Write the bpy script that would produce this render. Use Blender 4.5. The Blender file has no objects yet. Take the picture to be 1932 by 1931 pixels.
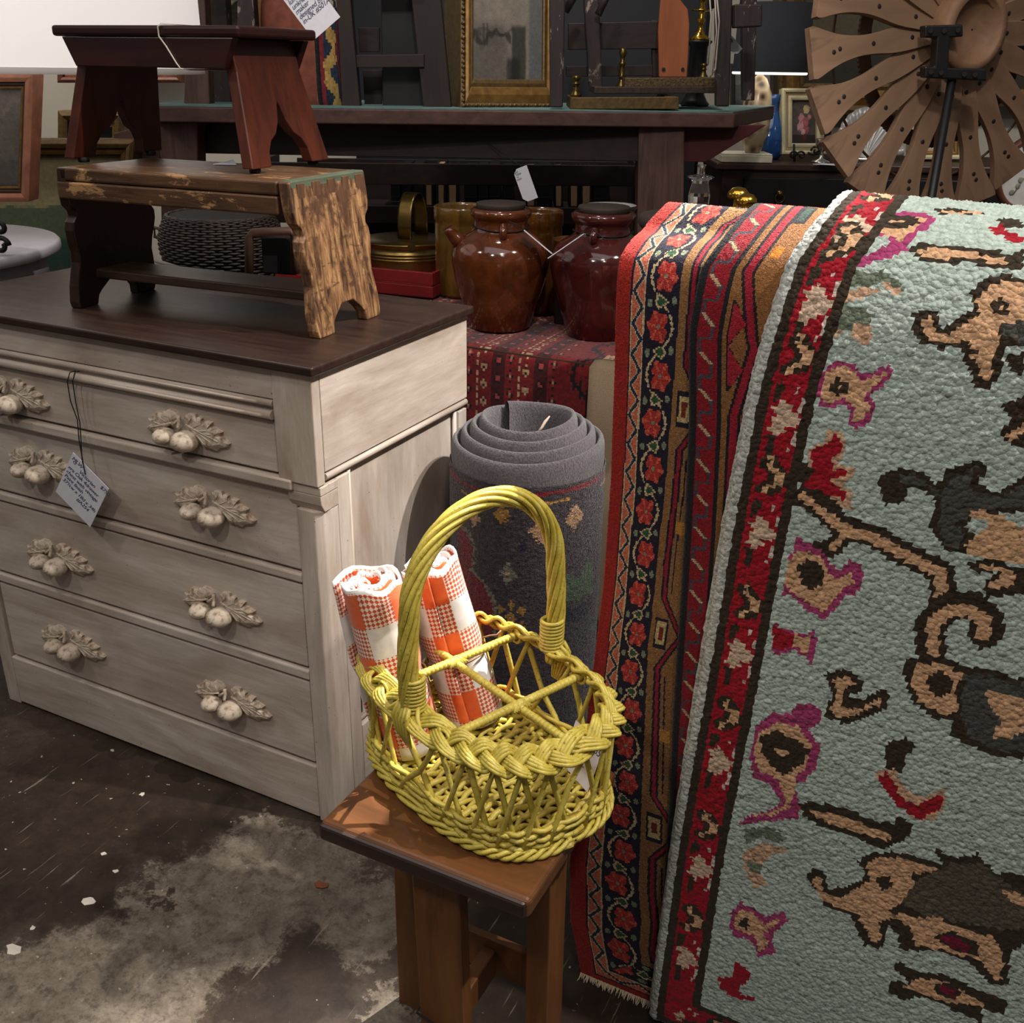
import bpy, bmesh, math, random
from mathutils import Vector, Matrix, noise
import numpy as np
R = math.radians
PI = math.pi
S = bpy.context.scene
COL = S.collection
random.seed(7)

# ------------------------------------------------------------------ camera
# x runs along the dresser front, y into the shop, z up; metres
CAM = Vector((0.919155, -1.169587, 1.271519))
PITCH, ROLL, YAW, FPX = R(23.6189), R(0.9272), R(26.5424), 1928.49
cd = bpy.data.cameras.new('camera')
cd.sensor_width = 36.0
cd.lens = 36.0 * FPX / 1932
cd.clip_start = .02
cam = bpy.data.objects.new('camera', cd)
COL.objects.link(cam)
HEAD = Vector((-math.sin(YAW), math.cos(YAW), 0))        # the way the camera faces, level
RIGHT = Vector((HEAD.y, -HEAD.x, 0))
FWD = HEAD * math.cos(PITCH) + Vector((0, 0, -math.sin(PITCH)))
UP0 = RIGHT.cross(FWD)
RT = RIGHT * math.cos(ROLL) + UP0 * math.sin(ROLL)
UP = -RIGHT * math.sin(ROLL) + UP0 * math.cos(ROLL)
cam.matrix_world = Matrix(((RT.x, UP.x, -FWD.x, CAM.x), (RT.y, UP.y, -FWD.y, CAM.y), (RT.z, UP.z, -FWD.z, CAM.z), (0, 0, 0, 1)))
S.camera = cam


def at(px, py, Y):
    """point of the shop seen at a photograph pixel, Y metres ahead of the camera (level distance)"""
    d = FWD + RT * ((px - 966) / FPX) + UP * ((965.5 - py) / FPX)
    return CAM + d * (Y / d.dot(HEAD))


def atz(px, py, z):
    d = FWD + RT * ((px - 966) / FPX) + UP * ((965.5 - py) / FPX)
    return CAM + d * ((z - CAM.z) / d.z)


# ------------------------------------------------------------------ light and exposure
S.view_settings.view_transform = 'Standard'
S.view_settings.look = 'None'
S.view_settings.gamma = 1
S.view_settings.use_curve_mapping = False
S.view_settings.exposure = 0.0
w = bpy.data.worlds.new('shop_air')
S.world = w
w.use_nodes = True
w.node_tree.nodes['Background'].inputs[0].default_value = (1.0, .95, .9, 1)
w.node_tree.nodes['Background'].inputs[1].default_value = .11


def spot(name, loc, to, power, size=.06, angle=60, blend=.6, color=(1, .93, .865)):
    l = bpy.data.lights.new(name, 'SPOT')
    l.energy = power
    l.shadow_soft_size = size
    l.spot_size = R(angle)
    l.spot_blend = blend
    l.color = color
    o = bpy.data.objects.new(name, l)
    COL.objects.link(o)
    o.location = loc
    o.rotation_euler = (Vector(to) - Vector(loc)).to_track_quat('-Z', 'Y').to_euler()
    return o


def area(name, loc, to, power, sx, sy, color=(1, .94, .90)):
    l = bpy.data.lights.new(name, 'AREA')
    l.shape = 'RECTANGLE'
    l.size = sx
    l.size_y = sy
    l.energy = power
    l.color = color
    o = bpy.data.objects.new(name, l)
    COL.objects.link(o)
    o.location = loc
    o.rotation_euler = (Vector(to) - Vector(loc)).to_track_quat('-Z', 'Y').to_euler()
    return o


# ceiling track spots of the shop, added fill spots and the glow of its other lamps
spot('track_spot_right', (2.3, .06, 3.7), (.30, -.10, .5), 380, .03, 44, .5)
spot('track_spot_chest', (2.2, .55, 3.4), (-.02, .25, .78), 520, .03, 17, .6)
spot('track_spot_behind', (1.0, 1.66, 3.45), (.37, -.33, .5), 1700, .026, 12, .6)
spot('fill_spot_rugs', (1.7, -2.0, 3.2), (1.0, -.1, .3), 64, .12, 60, .9)  # added fill from the camera side to lift the hanging rugs
spot('fill_spot_jars', (1.0, -1.0, 2.95), (-.3, 2.3, .8), 80, .06, 56, .8)  # added lamp to brighten the jars and the books behind them
spot('track_spot_front', (.1, -2.0, 2.9), (.1, .3, .5), 56, .10, 90, .9)
spot('track_spot_left', (-1.6, -1.2, 2.9), (-.3, -.3, .2), 40, .10, 90, .9)
spot('track_spot_back', (-.4, 1.2, 2.9), (-.3, 2.6, .8), 50, .08, 95, .9)
spot('fill_spot_bookcase', (-.72, 2.15, 2.95), (-.95, 2.62, .7), 60, .08, 70, .9)  # extra unseen lamp put in to brighten the book row
spot('track_spot_back_right', (2.2, 2.0, 2.9), (2.4, 4.2, .9), 190, .12, 110, .9)
spot('track_spot_wall', (-1.2, 3.2, 2.9), (-2.2, 4.6, 1.1), 150, .15, 120, .9)
spot('fill_spot_wall_left', (-3.0, 1.5, 2.9), (-3.9, 2.6, 1.2), 170, .12, 100, .9)  # added only to brighten the left part of the back wall
spot('fill_spot_pictures', (-2.9, -.2, 2.6), (-2.0, 1.0, .95), 70, .12, 60, .9)  # added fill for the lake landscape, no known lamp there
area('ceiling_lamp_glow', (.2, -.6, 3.0), (.2, -.3, 0), 19, 2.4, 1.6)

# ------------------------------------------------------------------ helpers: objects


def empty(name, loc=(0, 0, 0), rz=0, label=None, cat=None, group=None):
    o = bpy.data.objects.new(name, None)
    COL.objects.link(o)
    o.empty_display_size = .05
    o.location = loc
    o.rotation_euler = (0, 0, rz)
    tag(o, label, cat, group)
    return o


def tag(o, label=None, cat=None, group=None, kind=None):
    if label: o['label'] = label
    if cat: o['category'] = cat
    if group: o['group'] = group
    if kind: o['kind'] = kind
    return o


def copy_tree(o, parent=None):
    c = o.copy()
    COL.objects.link(c)
    c.parent = parent
    for ch in list(o.children):
        copy_tree(ch, c)
    return c


class MB:
    """collects solids, then links them as ONE mesh object"""

    def __init__(s):
        s.v, s.f, s.sm, s.M = [], [], [], Matrix()

    def add(s, vs, fs, smooth=False):
        n = len(s.v)
        s.v += [s.M @ Vector(v) for v in vs]
        s.f += [[i + n for i in f] for f in fs]
        s.sm += [smooth] * len(fs)
        return s

    def box(s, x0, x1, y0, y1, z0, z1, M=None):
        vs = [Vector((x, y, z)) for z in (z0, z1) for y in (y0, y1) for x in (x0, x1)]
        if M: vs = [M @ v for v in vs]
        return s.add(vs, [(0, 2, 3, 1), (4, 5, 7, 6), (0, 1, 5, 4), (2, 6, 7, 3), (0, 4, 6, 2), (1, 3, 7, 5)])

    def hexa(s, b, t):
        """solid between two quads given in the same turning order"""
        return s.add(list(b) + list(t), [(3, 2, 1, 0), (4, 5, 6, 7)] + [(i, (i + 1) % 4, 4 + (i + 1) % 4, 4 + i) for i in range(4)])

    def prism(s, poly, t0, t1, M=None, smooth=False):
        """polygon in local xy, extruded along local z from t0 to t1"""
        n = len(poly)
        vs = [Vector((p[0], p[1], t)) for t in (t0, t1) for p in poly]
        if M: vs = [M @ v for v in vs]
        fs = [tuple(range(n - 1, -1, -1)), tuple(range(n, 2 * n))]
        s.add(vs, fs)
        k = len(s.v) - 2 * n
        s.f += [[k + i, k + (i + 1) % n, k + n + (i + 1) % n, k + n + i] for i in range(n)]
        s.sm += [smooth] * n
        return s

    def lathe(s, prof, n=32, o=(0, 0, 0), smooth=True, M=None, cap=True):
        vs, fs = [], []
        for r, z in prof:
            for i in range(n):
                a = 2 * PI * i / n
                vs.append(Vector((o[0] + r * math.cos(a), o[1] + r * math.sin(a), o[2] + z)))
        if M: vs = [M @ v for v in vs]
        for k in range(len(prof) - 1):
            for i in range(n):
                j = (i + 1) % n
                fs.append((k * n + i, k * n + j, (k + 1) * n + j, (k + 1) * n + i))
        s.add(vs, fs, smooth)
        if cap:
            b = len(s.v) - len(vs)
            if prof[0][0] > 1e-5: s.f.append([b + i for i in range(n - 1, -1, -1)]); s.sm.append(False)
            e = b + (len(prof) - 1) * n
            if prof[-1][0] > 1e-5: s.f.append([e + i for i in range(n)]); s.sm.append(False)
        return s

    def tube(s, pts, r, n=6, closed=False, flat=None, cap=True):
        """round rod along points; r a number or one per point; flat=(axis, k) squashes the section along axis"""
        P = [Vector(p) for p in pts]
        m = len(P)
        rs = r if isinstance(r, (list, tuple)) else [r] * m
        tang = []
        for i in range(m):
            a = P[i - 1] if (i > 0 or closed) else P[i]
            b = P[(i + 1) % m] if (i < m - 1 or closed) else P[i]
            t = (b - a)
            tang.append(t.normalized() if t.length > 1e-9 else Vector((0, 0, 1)))
        ref = Vector((0, 0, 1)) if abs(tang[0].z) < .9 else Vector((1, 0, 0))
        nrm = (ref - tang[0] * ref.dot(tang[0])).normalized()
        vs, fs = [], []
        for i in range(m):
            nrm = (nrm - tang[i] * nrm.dot(tang[i]))
            nrm = nrm.normalized() if nrm.length > 1e-6 else tang[i].orthogonal().normalized()
            bn = tang[i].cross(nrm)
            for k in range(n):
                a = 2 * PI * k / n
                d = nrm * math.cos(a) + bn * math.sin(a)
                if flat: d = d - flat[0] * (d.dot(flat[0]) * (1 - flat[1]))
                vs.append(P[i] + d * rs[i])
        for i in range(m if closed else m - 1):
            for k in range(n):
                a, b = i * n, ((i + 1) % m) * n
                fs.append((a + k, a + (k + 1) % n, b + (k + 1) % n, b + k))
        s.add(vs, fs, True)
        if cap and not closed:
            b = len(s.v) - len(vs)
            s.f.append([b + k for k in range(n - 1, -1, -1)]); s.sm.append(False)
            s.f.append([b + (m - 1) * n + k for k in range(n)]); s.sm.append(False)
        return s

    def ball(s, c, r, nu=16, nv=10, sc=(1, 1, 1), M=None, f=None):
        prof = []
        vs, fs = [], []
        for j in range(nv + 1):
            th = PI * j / nv
            for i in range(nu):
                a = 2 * PI * i / nu
                d = Vector((math.sin(th) * math.cos(a), math.sin(th) * math.sin(a), math.cos(th)))
                k = f(d) if f else 1
                v = Vector((d.x * sc[0], d.y * sc[1], d.z * sc[2])) * r * k
                if M: v = M @ v
                vs.append(Vector(c) + v)
        for j in range(nv):
            for i in range(nu):
                k = (i + 1) % nu
                fs.append((j * nu + i, (j + 1) * nu + i, (j + 1) * nu + k, j * nu + k))
        return s.add(vs, fs, True)

    def grid(s, P, smooth=True, closed_u=False):
        """P[j][i] rows of points"""
        nv, nu = len(P), len(P[0])
        vs = [p for row in P for p in row]
        fs = []
        for j in range(nv - 1):
            for i in range(nu if closed_u else nu - 1):
                k = (i + 1) % nu
                fs.append((j * nu + i, j * nu + k, (j + 1) * nu + k, (j + 1) * nu + i))
        return s.add(vs, fs, smooth)

    def build(s, name, mat, parent=None, bevel=0, seg=2, solid=0):
        me = bpy.data.meshes.new(name)
        me.from_pydata([tuple(v) for v in s.v], [], s.f)
        me.polygons.foreach_set('use_smooth', s.sm)
        me.materials.append(mat)
        me.update()
        o = bpy.data.objects.new(name, me)
        COL.objects.link(o)
        if parent: o.parent = parent
        if solid:
            m = o.modifiers.new('thick', 'SOLIDIFY')
            m.thickness = solid
            m.offset = 0
        if bevel:
            m = o.modifiers.new('edge', 'BEVEL')
            m.width = bevel
            m.segments = seg
            m.limit_method = 'ANGLE'
            m.angle_limit = R(35)
            m.harden_normals = False
        return o


def rotm(ax, deg, piv=(0, 0, 0)):
    p = Vector(piv)
    return Matrix.Translation(p) @ Matrix.Rotation(R(deg), 4, ax) @ Matrix.Translation(-p)


def frame(o, x, y, z):
    """matrix with the given axes and origin"""
    return Matrix(((x[0], y[0], z[0], o[0]), (x[1], y[1], z[1], o[1]), (x[2], y[2], z[2], o[2]), (0, 0, 0, 1)))


# ------------------------------------------------------------------ helpers: materials
def srgb(r, g=None, b=None):
    if g is None: r, g, b = r
    f = lambda c: (c / 255 / 12.92) if c / 255 <= .04045 else ((c / 255 + .055) / 1.055) ** 2.4
    return (f(r), f(g), f(b), 1)


class NT:
    def __init__(s, name):
        s.m = bpy.data.materials.new(name)
        s.m.use_nodes = True
        s.t = s.m.node_tree
        s.b = s.t.nodes['Principled BSDF']

    def n(s, typ, **kw):
        nd = s.t.nodes.new(typ)
        for k, v in kw.items():
            if k.startswith('i_'):
                key = k[2:]
                key = int(key) if key.isdigit() else key.replace('_', ' ')
                nd.inputs[key].default_value = v
            else: setattr(nd, k, v)
        return nd

    def l(s, a, b):
        s.t.links.new(a, b)

    def coords(s, kind='Object', scale=(1, 1, 1), rot=(0, 0, 0)):
        tc = s.n('ShaderNodeTexCoord')
        mp = s.n('ShaderNodeMapping')
        mp.inputs['Scale'].default_value = scale
        mp.inputs['Rotation'].default_value = rot
        s.l(tc.outputs[kind], mp.inputs['Vector'])
        return mp.outputs[0]

    def noise(s, vec, scale=5, detail=4, rough=.55, dist=0):
        nd = s.n('ShaderNodeTexNoise')
        nd.inputs['Scale'].default_value = scale
        nd.inputs['Detail'].default_value = detail
        nd.inputs['Roughness'].default_value = rough
        nd.inputs['Distortion'].default_value = dist
        s.l(vec, nd.inputs['Vector'])
        return nd.outputs['Fac']

    def ramp(s, fac, stops, interp='LINEAR'):
        nd = s.n('ShaderNodeValToRGB')
        cr = nd.color_ramp
        cr.interpolation = interp
        while len(cr.elements) < len(stops): cr.elements.new(.5)
        for e, (p, c) in zip(cr.elements, stops):
            e.position = p
            e.color = c if isinstance(c, tuple) and len(c) == 4 else (c, c, c, 1)
        s.l(fac, nd.inputs[0])
        return nd.outputs[0]

    def mix(s, fac, a, b, blend='MIX'):
        nd = s.n('ShaderNodeMix', data_type='RGBA', blend_type=blend)
        for sock, v in ((nd.inputs[0], fac), (nd.inputs[6], a), (nd.inputs[7], b)):
            if isinstance(v, (int, float)): sock.default_value = v
            elif isinstance(v, tuple): sock.default_value = v
            else: s.l(v, sock)
        return nd.outputs[2]

    def math(s, op, a, b=0, clamp=False):
        nd = s.n('ShaderNodeMath', operation=op, use_clamp=clamp)
        for sock, v in ((nd.inputs[0], a), (nd.inputs[1], b)):
            if isinstance(v, (int, float)): sock.default_value = v
            else: s.l(v, sock)
        return nd.outputs[0]

    def bump(s, h, strength=.3, dist=.01):
        nd = s.n('ShaderNodeBump')
        nd.inputs['Strength'].default_value = strength
        nd.inputs['Distance'].default_value = dist
        s.l(h, nd.inputs['Height'])
        s.l(nd.outputs[0], s.b.inputs['Normal'])

    def col(s, c):
        if isinstance(c, tuple): s.b.inputs['Base Color'].default_value = c
        else: s.l(c, s.b.inputs['Base Color'])

    def set(s, rough=.5, metal=0, **kw):
        if isinstance(rough, (int, float)): s.b.inputs['Roughness'].default_value = rough
        else: s.l(rough, s.b.inputs['Roughness'])
        s.b.inputs['Metallic'].default_value = metal
        for k, v in kw.items(): s.b.inputs[k.replace('_', ' ')].default_value = v
        return s.m


def plain(name, c, rough=.5, metal=0, var=.12, scale=30, bump=0, **kw):
    """a plain stuff with slight uneven colour"""
    m = NT(name)
    v = m.coords()
    f = m.noise(v, scale, 5)
    d = tuple(x * (1 - var) for x in c[:3]) + (1,)
    e = tuple(min(1, x * (1 + var)) for x in c[:3]) + (1,)
    m.col(m.ramp(f, [(.3, d), (.7, e)]))
    if bump: m.bump(f, bump, .003)
    return m.set(rough, metal, **kw)


def wood(name, c1, c2, axis='x', rough=.45, grain=26, bump=.15, wear=None, wearamt=.5, dark=None, coat=0):
    """stretched grain along an axis, optional worn patches of another colour"""
    m = NT(name)
    sc = {'x': (.12, 1, 1), 'y': (1, .12, 1), 'z': (1, 1, .12)}[axis]
    v = m.coords('Object', sc)
    g = m.noise(v, grain * 2.2, 6, .6, .6)
    big = m.noise(v, grain * .35, 3, .5, 1.2)
    base = m.ramp(g, [(.28, c1), (.72, c2)])
    base = m.mix(m.ramp(big, [(.35, 0), (.75, 1)]), base, m.mix(.45, base, c1))
    if dark:
        base = m.mix(m.ramp(m.noise(m.coords('Object', sc), grain * .8, 4, .6, 2), [(.56, 0), (.66, .8)]), base, dark)
    if wear:
        wv = m.coords('Object', {'x': (.35, 1, 1), 'y': (1, .35, 1), 'z': (1, 1, .35)}[axis])
        wn = m.noise(wv, 34, 8, .72, .4)
        base = m.mix(m.ramp(wn, [(.64 - wearamt * .22, 0), (.69 - wearamt * .22, 1)]), base, wear)
    m.col(base)
    if bump: m.bump(g, bump, .004)
    return m.set(rough, 0, Coat_Weight=coat)


def aty(px, py, y):
    """point on the plane y = const of the shop, seen at a photograph pixel"""
    d = FWD + RT * ((px - 966) / FPX) + UP * ((965.5 - py) / FPX)
    return CAM + d * ((y - CAM.y) / d.y)


# ------------------------------------------------------------------ room
def concrete():
    m = NT('stained_concrete')
    v = m.coords('Object')
    n1 = m.noise(v, 3.2, 8, .62, .6)
    n2 = m.noise(v, 22, 8, .7, .3)
    n3 = m.noise(v, 150, 6, .75)
    light = m.ramp(n2, [(.25, srgb(84, 75, 65)), (.5, srgb(120, 110, 97)), (.78, srgb(154, 144, 130))])
    mid = m.ramp(n2, [(.25, srgb(50, 42, 36)), (.75, srgb(80, 69, 58))])
    dark = m.ramp(n2, [(.3, srgb(30, 23, 19)), (.7, srgb(52, 41, 33))])
    # pale and dark patches of the slab, each with a place and size
    warp = m.n('ShaderNodeTexNoise')
    warp.inputs['Scale'].default_value = 5.5
    warp.inputs['Detail'].default_value = 9
    warp.inputs['Roughness'].default_value = .76
    m.l(v, warp.inputs['Vector'])
    wv = m.n('ShaderNodeVectorMath', operation='MULTIPLY_ADD')
    wv.inputs[1].default_value = (.34, .34, .34)
    m.l(warp.outputs['Color'], wv.inputs[0])
    m.l(v, wv.inputs[2])

    def blobs(lst):
        out = None
        for x, y, r in lst:
            d = m.n('ShaderNodeVectorMath', operation='DISTANCE')
            m.l(wv.outputs[0], d.inputs[0])
            d.inputs[1].default_value = (x + .17, y + .17, .17)
            k = m.math('DIVIDE', d.outputs['Value'], r)
            out = k if out is None else m.math('MINIMUM', out, k)
        return out
    P = lambda px, py, r: (*atz(px, py, 0)[:2], r)
    pale = blobs([P(430, 1690, .16), P(560, 1640, .13), P(330, 1790, .14), P(130, 1890, .17), P(690, 1740, .10), P(280, 1860, .08), P(480, 1560, .05), P(0, 1925, .12), P(740, 1900, .05)])
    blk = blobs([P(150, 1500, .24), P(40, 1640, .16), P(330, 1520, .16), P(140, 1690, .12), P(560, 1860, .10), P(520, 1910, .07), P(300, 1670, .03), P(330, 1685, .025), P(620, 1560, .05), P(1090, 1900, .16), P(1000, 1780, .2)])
    base = m.mix(m.ramp(m.math('MULTIPLY', pale, 1), [(.86, 1), (1.04, 0)]), mid, light)
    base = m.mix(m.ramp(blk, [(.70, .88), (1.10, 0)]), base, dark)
    base = m.mix(m.ramp(n1, [(.5, 0), (.7, .35)]), base, dark)
    scr = m.ramp(m.noise(m.coords('Object', (1, .06, 1), (0, 0, R(35))), 120, 3, .5), [(.66, 0), (.72, .45)])
    base = m.mix(scr, base, srgb(150, 140, 126))
    grit = m.ramp(m.noise(v, 48, 8, .8), [(.50, 0), (.60, .5)])
    base = m.mix(grit, base, srgb(46, 38, 32))
    speck = m.ramp(m.noise(v, 75, 3, .5), [(.7, 0), (.74, .8)])
    base = m.mix(speck, base, srgb(176, 168, 156))
    base = m.mix(m.ramp(n3, [(.4, .22), (.6, 0)]), base, srgb(30, 24, 20))
    m.col(base)
    h = m.math('ADD', m.math('MULTIPLY', n2, .5), n3)
    m.bump(h, .12, .002)
    return m.set(m.ramp(n1, [(.3, .3), (.7, .5)]), 0, Specular_IOR_Level=.35)


fl = MB().box(-7, 7, -4, 9, -.1, 0).build('floor', concrete())
tag(fl, kind='structure')
wall_m = plain('wall_paint', srgb(176, 170, 156), .85, var=.03, scale=4)
w0 = CAM + HEAD * 5.6
wb = MB().box(-6, 6, 0, .12, 0, 3.1)
ow = wb.build('wall_back', wall_m)
ow.location = (w0.x, w0.y, 0)
ow.rotation_euler = (0, 0, YAW)
tag(ow, kind='structure')
bb = MB().box(-6, 6, -.02, 0, 0, .12).build('baseboard_back', plain('white_trim', srgb(205, 200, 190), .6))
bb.location = (w0.x, w0.y, 0)
bb.rotation_euler = (0, 0, YAW)
tag(bb, kind='structure')

# paint flakes and a bit of leaf on the slab
flake_m = plain('flake_white', srgb(190, 182, 170), .7)
FLK = ('large round one at the edge of the pale patch', 'small one nearest the chest base', 'oval one halfway between the chest and the pale patch', 'small one just above the pale patch', 'large one at the left edge of the view', 'small one near the left edge, above the large one', 'small one left of the oval one')
for i, (px, py, r) in enumerate([(168, 1702, .011), (212, 1417, .004), (268, 1500, .006), (218, 1645, .005), (25, 1792, .012), (62, 1752, .005), (196, 1612, .005)]):
    p = atz(px, py, 0)
    pts = [(r * (1 + .35 * math.sin(i * 2 + k * 1.7)) * math.cos(k * PI / 4), r * .8 * (1 + .3 * math.cos(i + k * 2.3)) * math.sin(k * PI / 4)) for k in range(8)]
    f = MB().prism(pts, .0001, .0012).build('paint_flake', flake_m)
    f.location = (p.x, p.y, 0)
    tag(f, 'pale paint flake on the floor, ' + FLK[i], 'flake', 'pale flakes on the floor')
p = atz(607, 1672, 0)
f = MB().prism([(-.012, -.004), (-.004, -.009), (.006, -.006), (.012, .001), (.008, .008), (-.002, .005), (-.01, .006)], .0005, .003).build('leaf_scrap', plain('rust_leaf', srgb(120, 66, 40), .8))
f.location = (p.x, p.y, 0)
tag(f, 'small rust brown dry leaf scrap on the concrete floor', 'scrap')


# ------------------------------------------------------------------ hand-written tags
paper = plain('tag_paper', srgb(215, 214, 222), .8, var=.03, scale=60)
ink = plain('blue_ink', srgb(52, 52, 92), .7)
cordm = plain('black_cord', srgb(18, 16, 16), .8)


def tag_card(name, label, BL, BR, TL, text, size, cord=None, cr=.0011, hole=(.5, .93), thick=.0012, cordmat=None, line=.8, dx=.03, dy=.04, chamfer=0):
    BL, BR, TL = Vector(BL), Vector(BR), Vector(TL)
    X = (BR - BL)
    W = X.length
    X = X.normalized()
    Y = TL - BL
    Y = Y - X * Y.dot(X)
    H = Y.length
    Y = Y.normalized()
    Z = X.cross(Y)
    root = empty(name, BL, 0, label, 'price tag')
    M = frame((0, 0, 0), X, Y, Z)
    c = chamfer
    poly = [(0, 0), (W, 0), (W, H), (0, H)] if not c else [(0, c), (0, H - c), (c, H), (W, H), (W, 0), (c, 0)][::-1]
    MB().prism(poly, -thick, 0, M).build('card', paper, root)
    if text:
        cu = bpy.data.curves.new('lettering', 'FONT')
        cu.body = text
        cu.size = size
        cu.shear = .3
        cu.space_line = line
        cu.space_character = .95
        cu.extrude = .00008
        cu.materials.append(ink)
        tmp = bpy.data.objects.new('lettering', cu)
        COL.objects.link(tmp)
        dg = bpy.context.evaluated_depsgraph_get()
        o = bpy.data.objects.new('lettering', bpy.data.meshes.new_from_object(tmp.evaluated_get(dg)))
        bpy.data.objects.remove(tmp)
        COL.objects.link(o)
        o.parent = root
        o.matrix_local = frame(X * (W * dx) + Y * (H - size * .8 - H * dy) + Z * .0004, X, Y, Z)
    if cord:
        m = MB()
        for strand in cord:
            m.tube([Vector(q) - BL for q in strand], cr, 5)
        m.build('cord', cordmat or cordm, root)
    hp = X * (W * hole[0]) + Y * (H * hole[1]) + Z * .0003
    MB().tube([hp + (X * math.cos(a) + Y * math.sin(a)) * .0028 for a in [k * PI / 5 for k in range(10)]], .0007, 4, closed=True).build('eyelet', plain('eyelet_metal', srgb(150, 150, 155), .35, .8), root)
    return root


# ------------------------------------------------------------------ chest of drawers
def glazed(name, axis='x'):
    m = NT(name)
    sc = {'x': (.1, 1, 1), 'z': (1, 1, .1), 'y': (1, .1, 1)}[axis]
    v = m.coords('Object', sc)
    g = m.noise(v, 90, 6, .65, .5)
    v2 = m.coords('Object', {'x': (.3, 1, 1), 'z': (1, 1, .3), 'y': (1, .3, 1)}[axis])
    st = m.noise(v2, 9, 6, .62, .6)
    base = m.ramp(g, [(.3, srgb(192, 178, 164)), (.7, srgb(214, 202, 190))])
    base = m.mix(m.ramp(st, [(.38, 0), (.70, .72)]), base, srgb(134, 110, 90))
    base = m.mix(m.ramp(m.noise(v2, 3.5, 3), [(.5, 0), (.75, .35)]), base, srgb(178, 178, 174))
    fly = m.ramp(m.noise(m.coords('Object'), 210, 2, .4), [(.74, 0), (.77, .75)])
    base = m.mix(fly, base, srgb(92, 68, 50))
    m.col(base)
    m.bump(g, .16, .002)
    return m.set(.55, 0)


gx, gz, gy = glazed('glazed_cream_long'), glazed('glazed_cream_upright', 'z'), glazed('glazed_cream_side', 'y')
handle_m = NT('glazed_cream_carving')
_v = handle_m.coords('Object')
_n = handle_m.noise(_v, 60, 7, .7)
_c = handle_m.ramp(_n, [(.36, srgb(128, 104, 82)), (.5, srgb(196, 180, 160)), (.7, srgb(216, 204, 188))])
_geo = handle_m.n('ShaderNodeNewGeometry')
_c = handle_m.mix(handle_m.ramp(_geo.outputs['Pointiness'], [(.34, .8), (.44, 0)]), _c, srgb(92, 70, 52))  # brown glaze gathered in the crevices of the carving
handle_m.col(_c)
handle_m.bump(handle_m.noise(_v, 160, 5, .7), .25, .002)
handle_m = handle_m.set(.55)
dark_top = NT('dark_oak_top')
_v = dark_top.coords('Object', (.12, 1, 1))
_g = dark_top.noise(_v, 60, 6, .6, .5)
dark_top.col(dark_top.mix(dark_top.ramp(dark_top.noise(dark_top.coords(), 9, 4), [(.45, 0), (.75, .5)]), dark_top.ramp(_g, [(.3, srgb(32, 20, 16)), (.7, srgb(52, 35, 27))]), srgb(62, 44, 35)))
dark_top.bump(_g, .1, .002)
dark_top = dark_top.set(dark_top.ramp(_g, [(.2, .34), (.8, .46)]), 0)
inner_wood = plain('drawer_inside', srgb(70, 50, 36), .8)  # even dark brown for the inner box and the back panel

DW, DD = .888, .470
D = empty('chest_of_drawers', (0, 0, 0), 0, 'cream glazed four-drawer chest with dark wood top and carved fruit pulls', 'chest of drawers')
MB().box(-DW - .013, .013, -.013, DD + .006, .8487, .864).build('top_board', dark_top, D, .004, 3)
MB().box(-DW + .03, -.03, .024, DD - .008, .03, .8486).build('carcass', inner_wood, D)  # unseen inner box added to stop light passing through the chest
# frieze
MB().box(-.812, -.0765, .002, .03, .7985, .8486).build('frieze_board', gx, D, .0015)
mm = MB()
for z, y, r in ((.7915, .001, .006), (.7735, -.004, .0075)):
    mm.tube([(-.811, y + .004, z), (-.0775, y + .004, z)], r, 10)
mm.box(-.811, -.0775, .008, .03, .766, .798)
mm.build('bead_moulding', gx, D)
for nm, x0, x1 in (('frieze_block', -.076, 0), ('frieze_block', -DW, -DW + .076)):
    MB().box(x0, x1, 0, .0195, .668, .8486).build(nm, gz, D, .002)
for x0, x1 in ((-.024, 0), (-DW, -DW + .024)):
    MB().box(x0, x1, .0205, DD, .6875, .8486).build('frieze_side', gy, D, .0012)
# corbels and canted pilasters
for sgn, ox in ((1, 0), (-1, -DW)):
    X = lambda x: ox + x * sgn
    b = MB()
    b.box(min(X(-.066), X(.001)), max(X(-.066), X(.001)), .004, .05, .652, .6665)
    pr = [(.004, .652), (.05, .652), (.05, .622), (.014, .622), (.006, .636)]
    b.prism(pr, 0, .064, frame((X(-.064) if sgn > 0 else X(0), 0, 0), (0, 1, 0), (0, 0, 1), (1, 0, 0)))
    b.build('corbel', gx, D, .0015)
    p = [(X(-.05), .006), (X(-.016), .006), (X(-.004), .016), (X(-.001), .030), (X(-.001), .05), (X(-.05), .05)]
    if sgn < 0: p = p[::-1]
    MB().prism(p, 0, .6225).build('pilaster', gz, D, .002)
    # side frame of stile, rails, moulding and sunk panel
    xs = sorted((X(-.02), X(-.001)))
    MB().box(*xs, .0505, .083, .0, .6665).build('side_stile', gz, D, .0015)
    MB().box(*xs, .440, DD, .0, .6665).build('side_stile', gz, D, .0015)
    MB().box(*xs, .0835, .4395, .02, .176).build('side_rail', gy, D, .0015)
    q = sorted((X(-.026), X(-.014)))
    MB().box(*q, .083, .440, .17, .69).build('side_panel', gz, D)
    b = MB()
    b.tube([(X(-.004), .022, .6785), (X(-.004), DD, .6785)], .0062, 10)
    b.build('side_moulding', gy, D)
    b = MB()
    for y in (.0885, .4345): b.tube([(X(-.008), y, .20), (X(-.008), y, .668)], .0045, 8)
    b.tube([(X(-.006), .084, .188), (X(-.006), .4395, .188)], .004, 8)
    b.build('panel_bead', gz, D)
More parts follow.
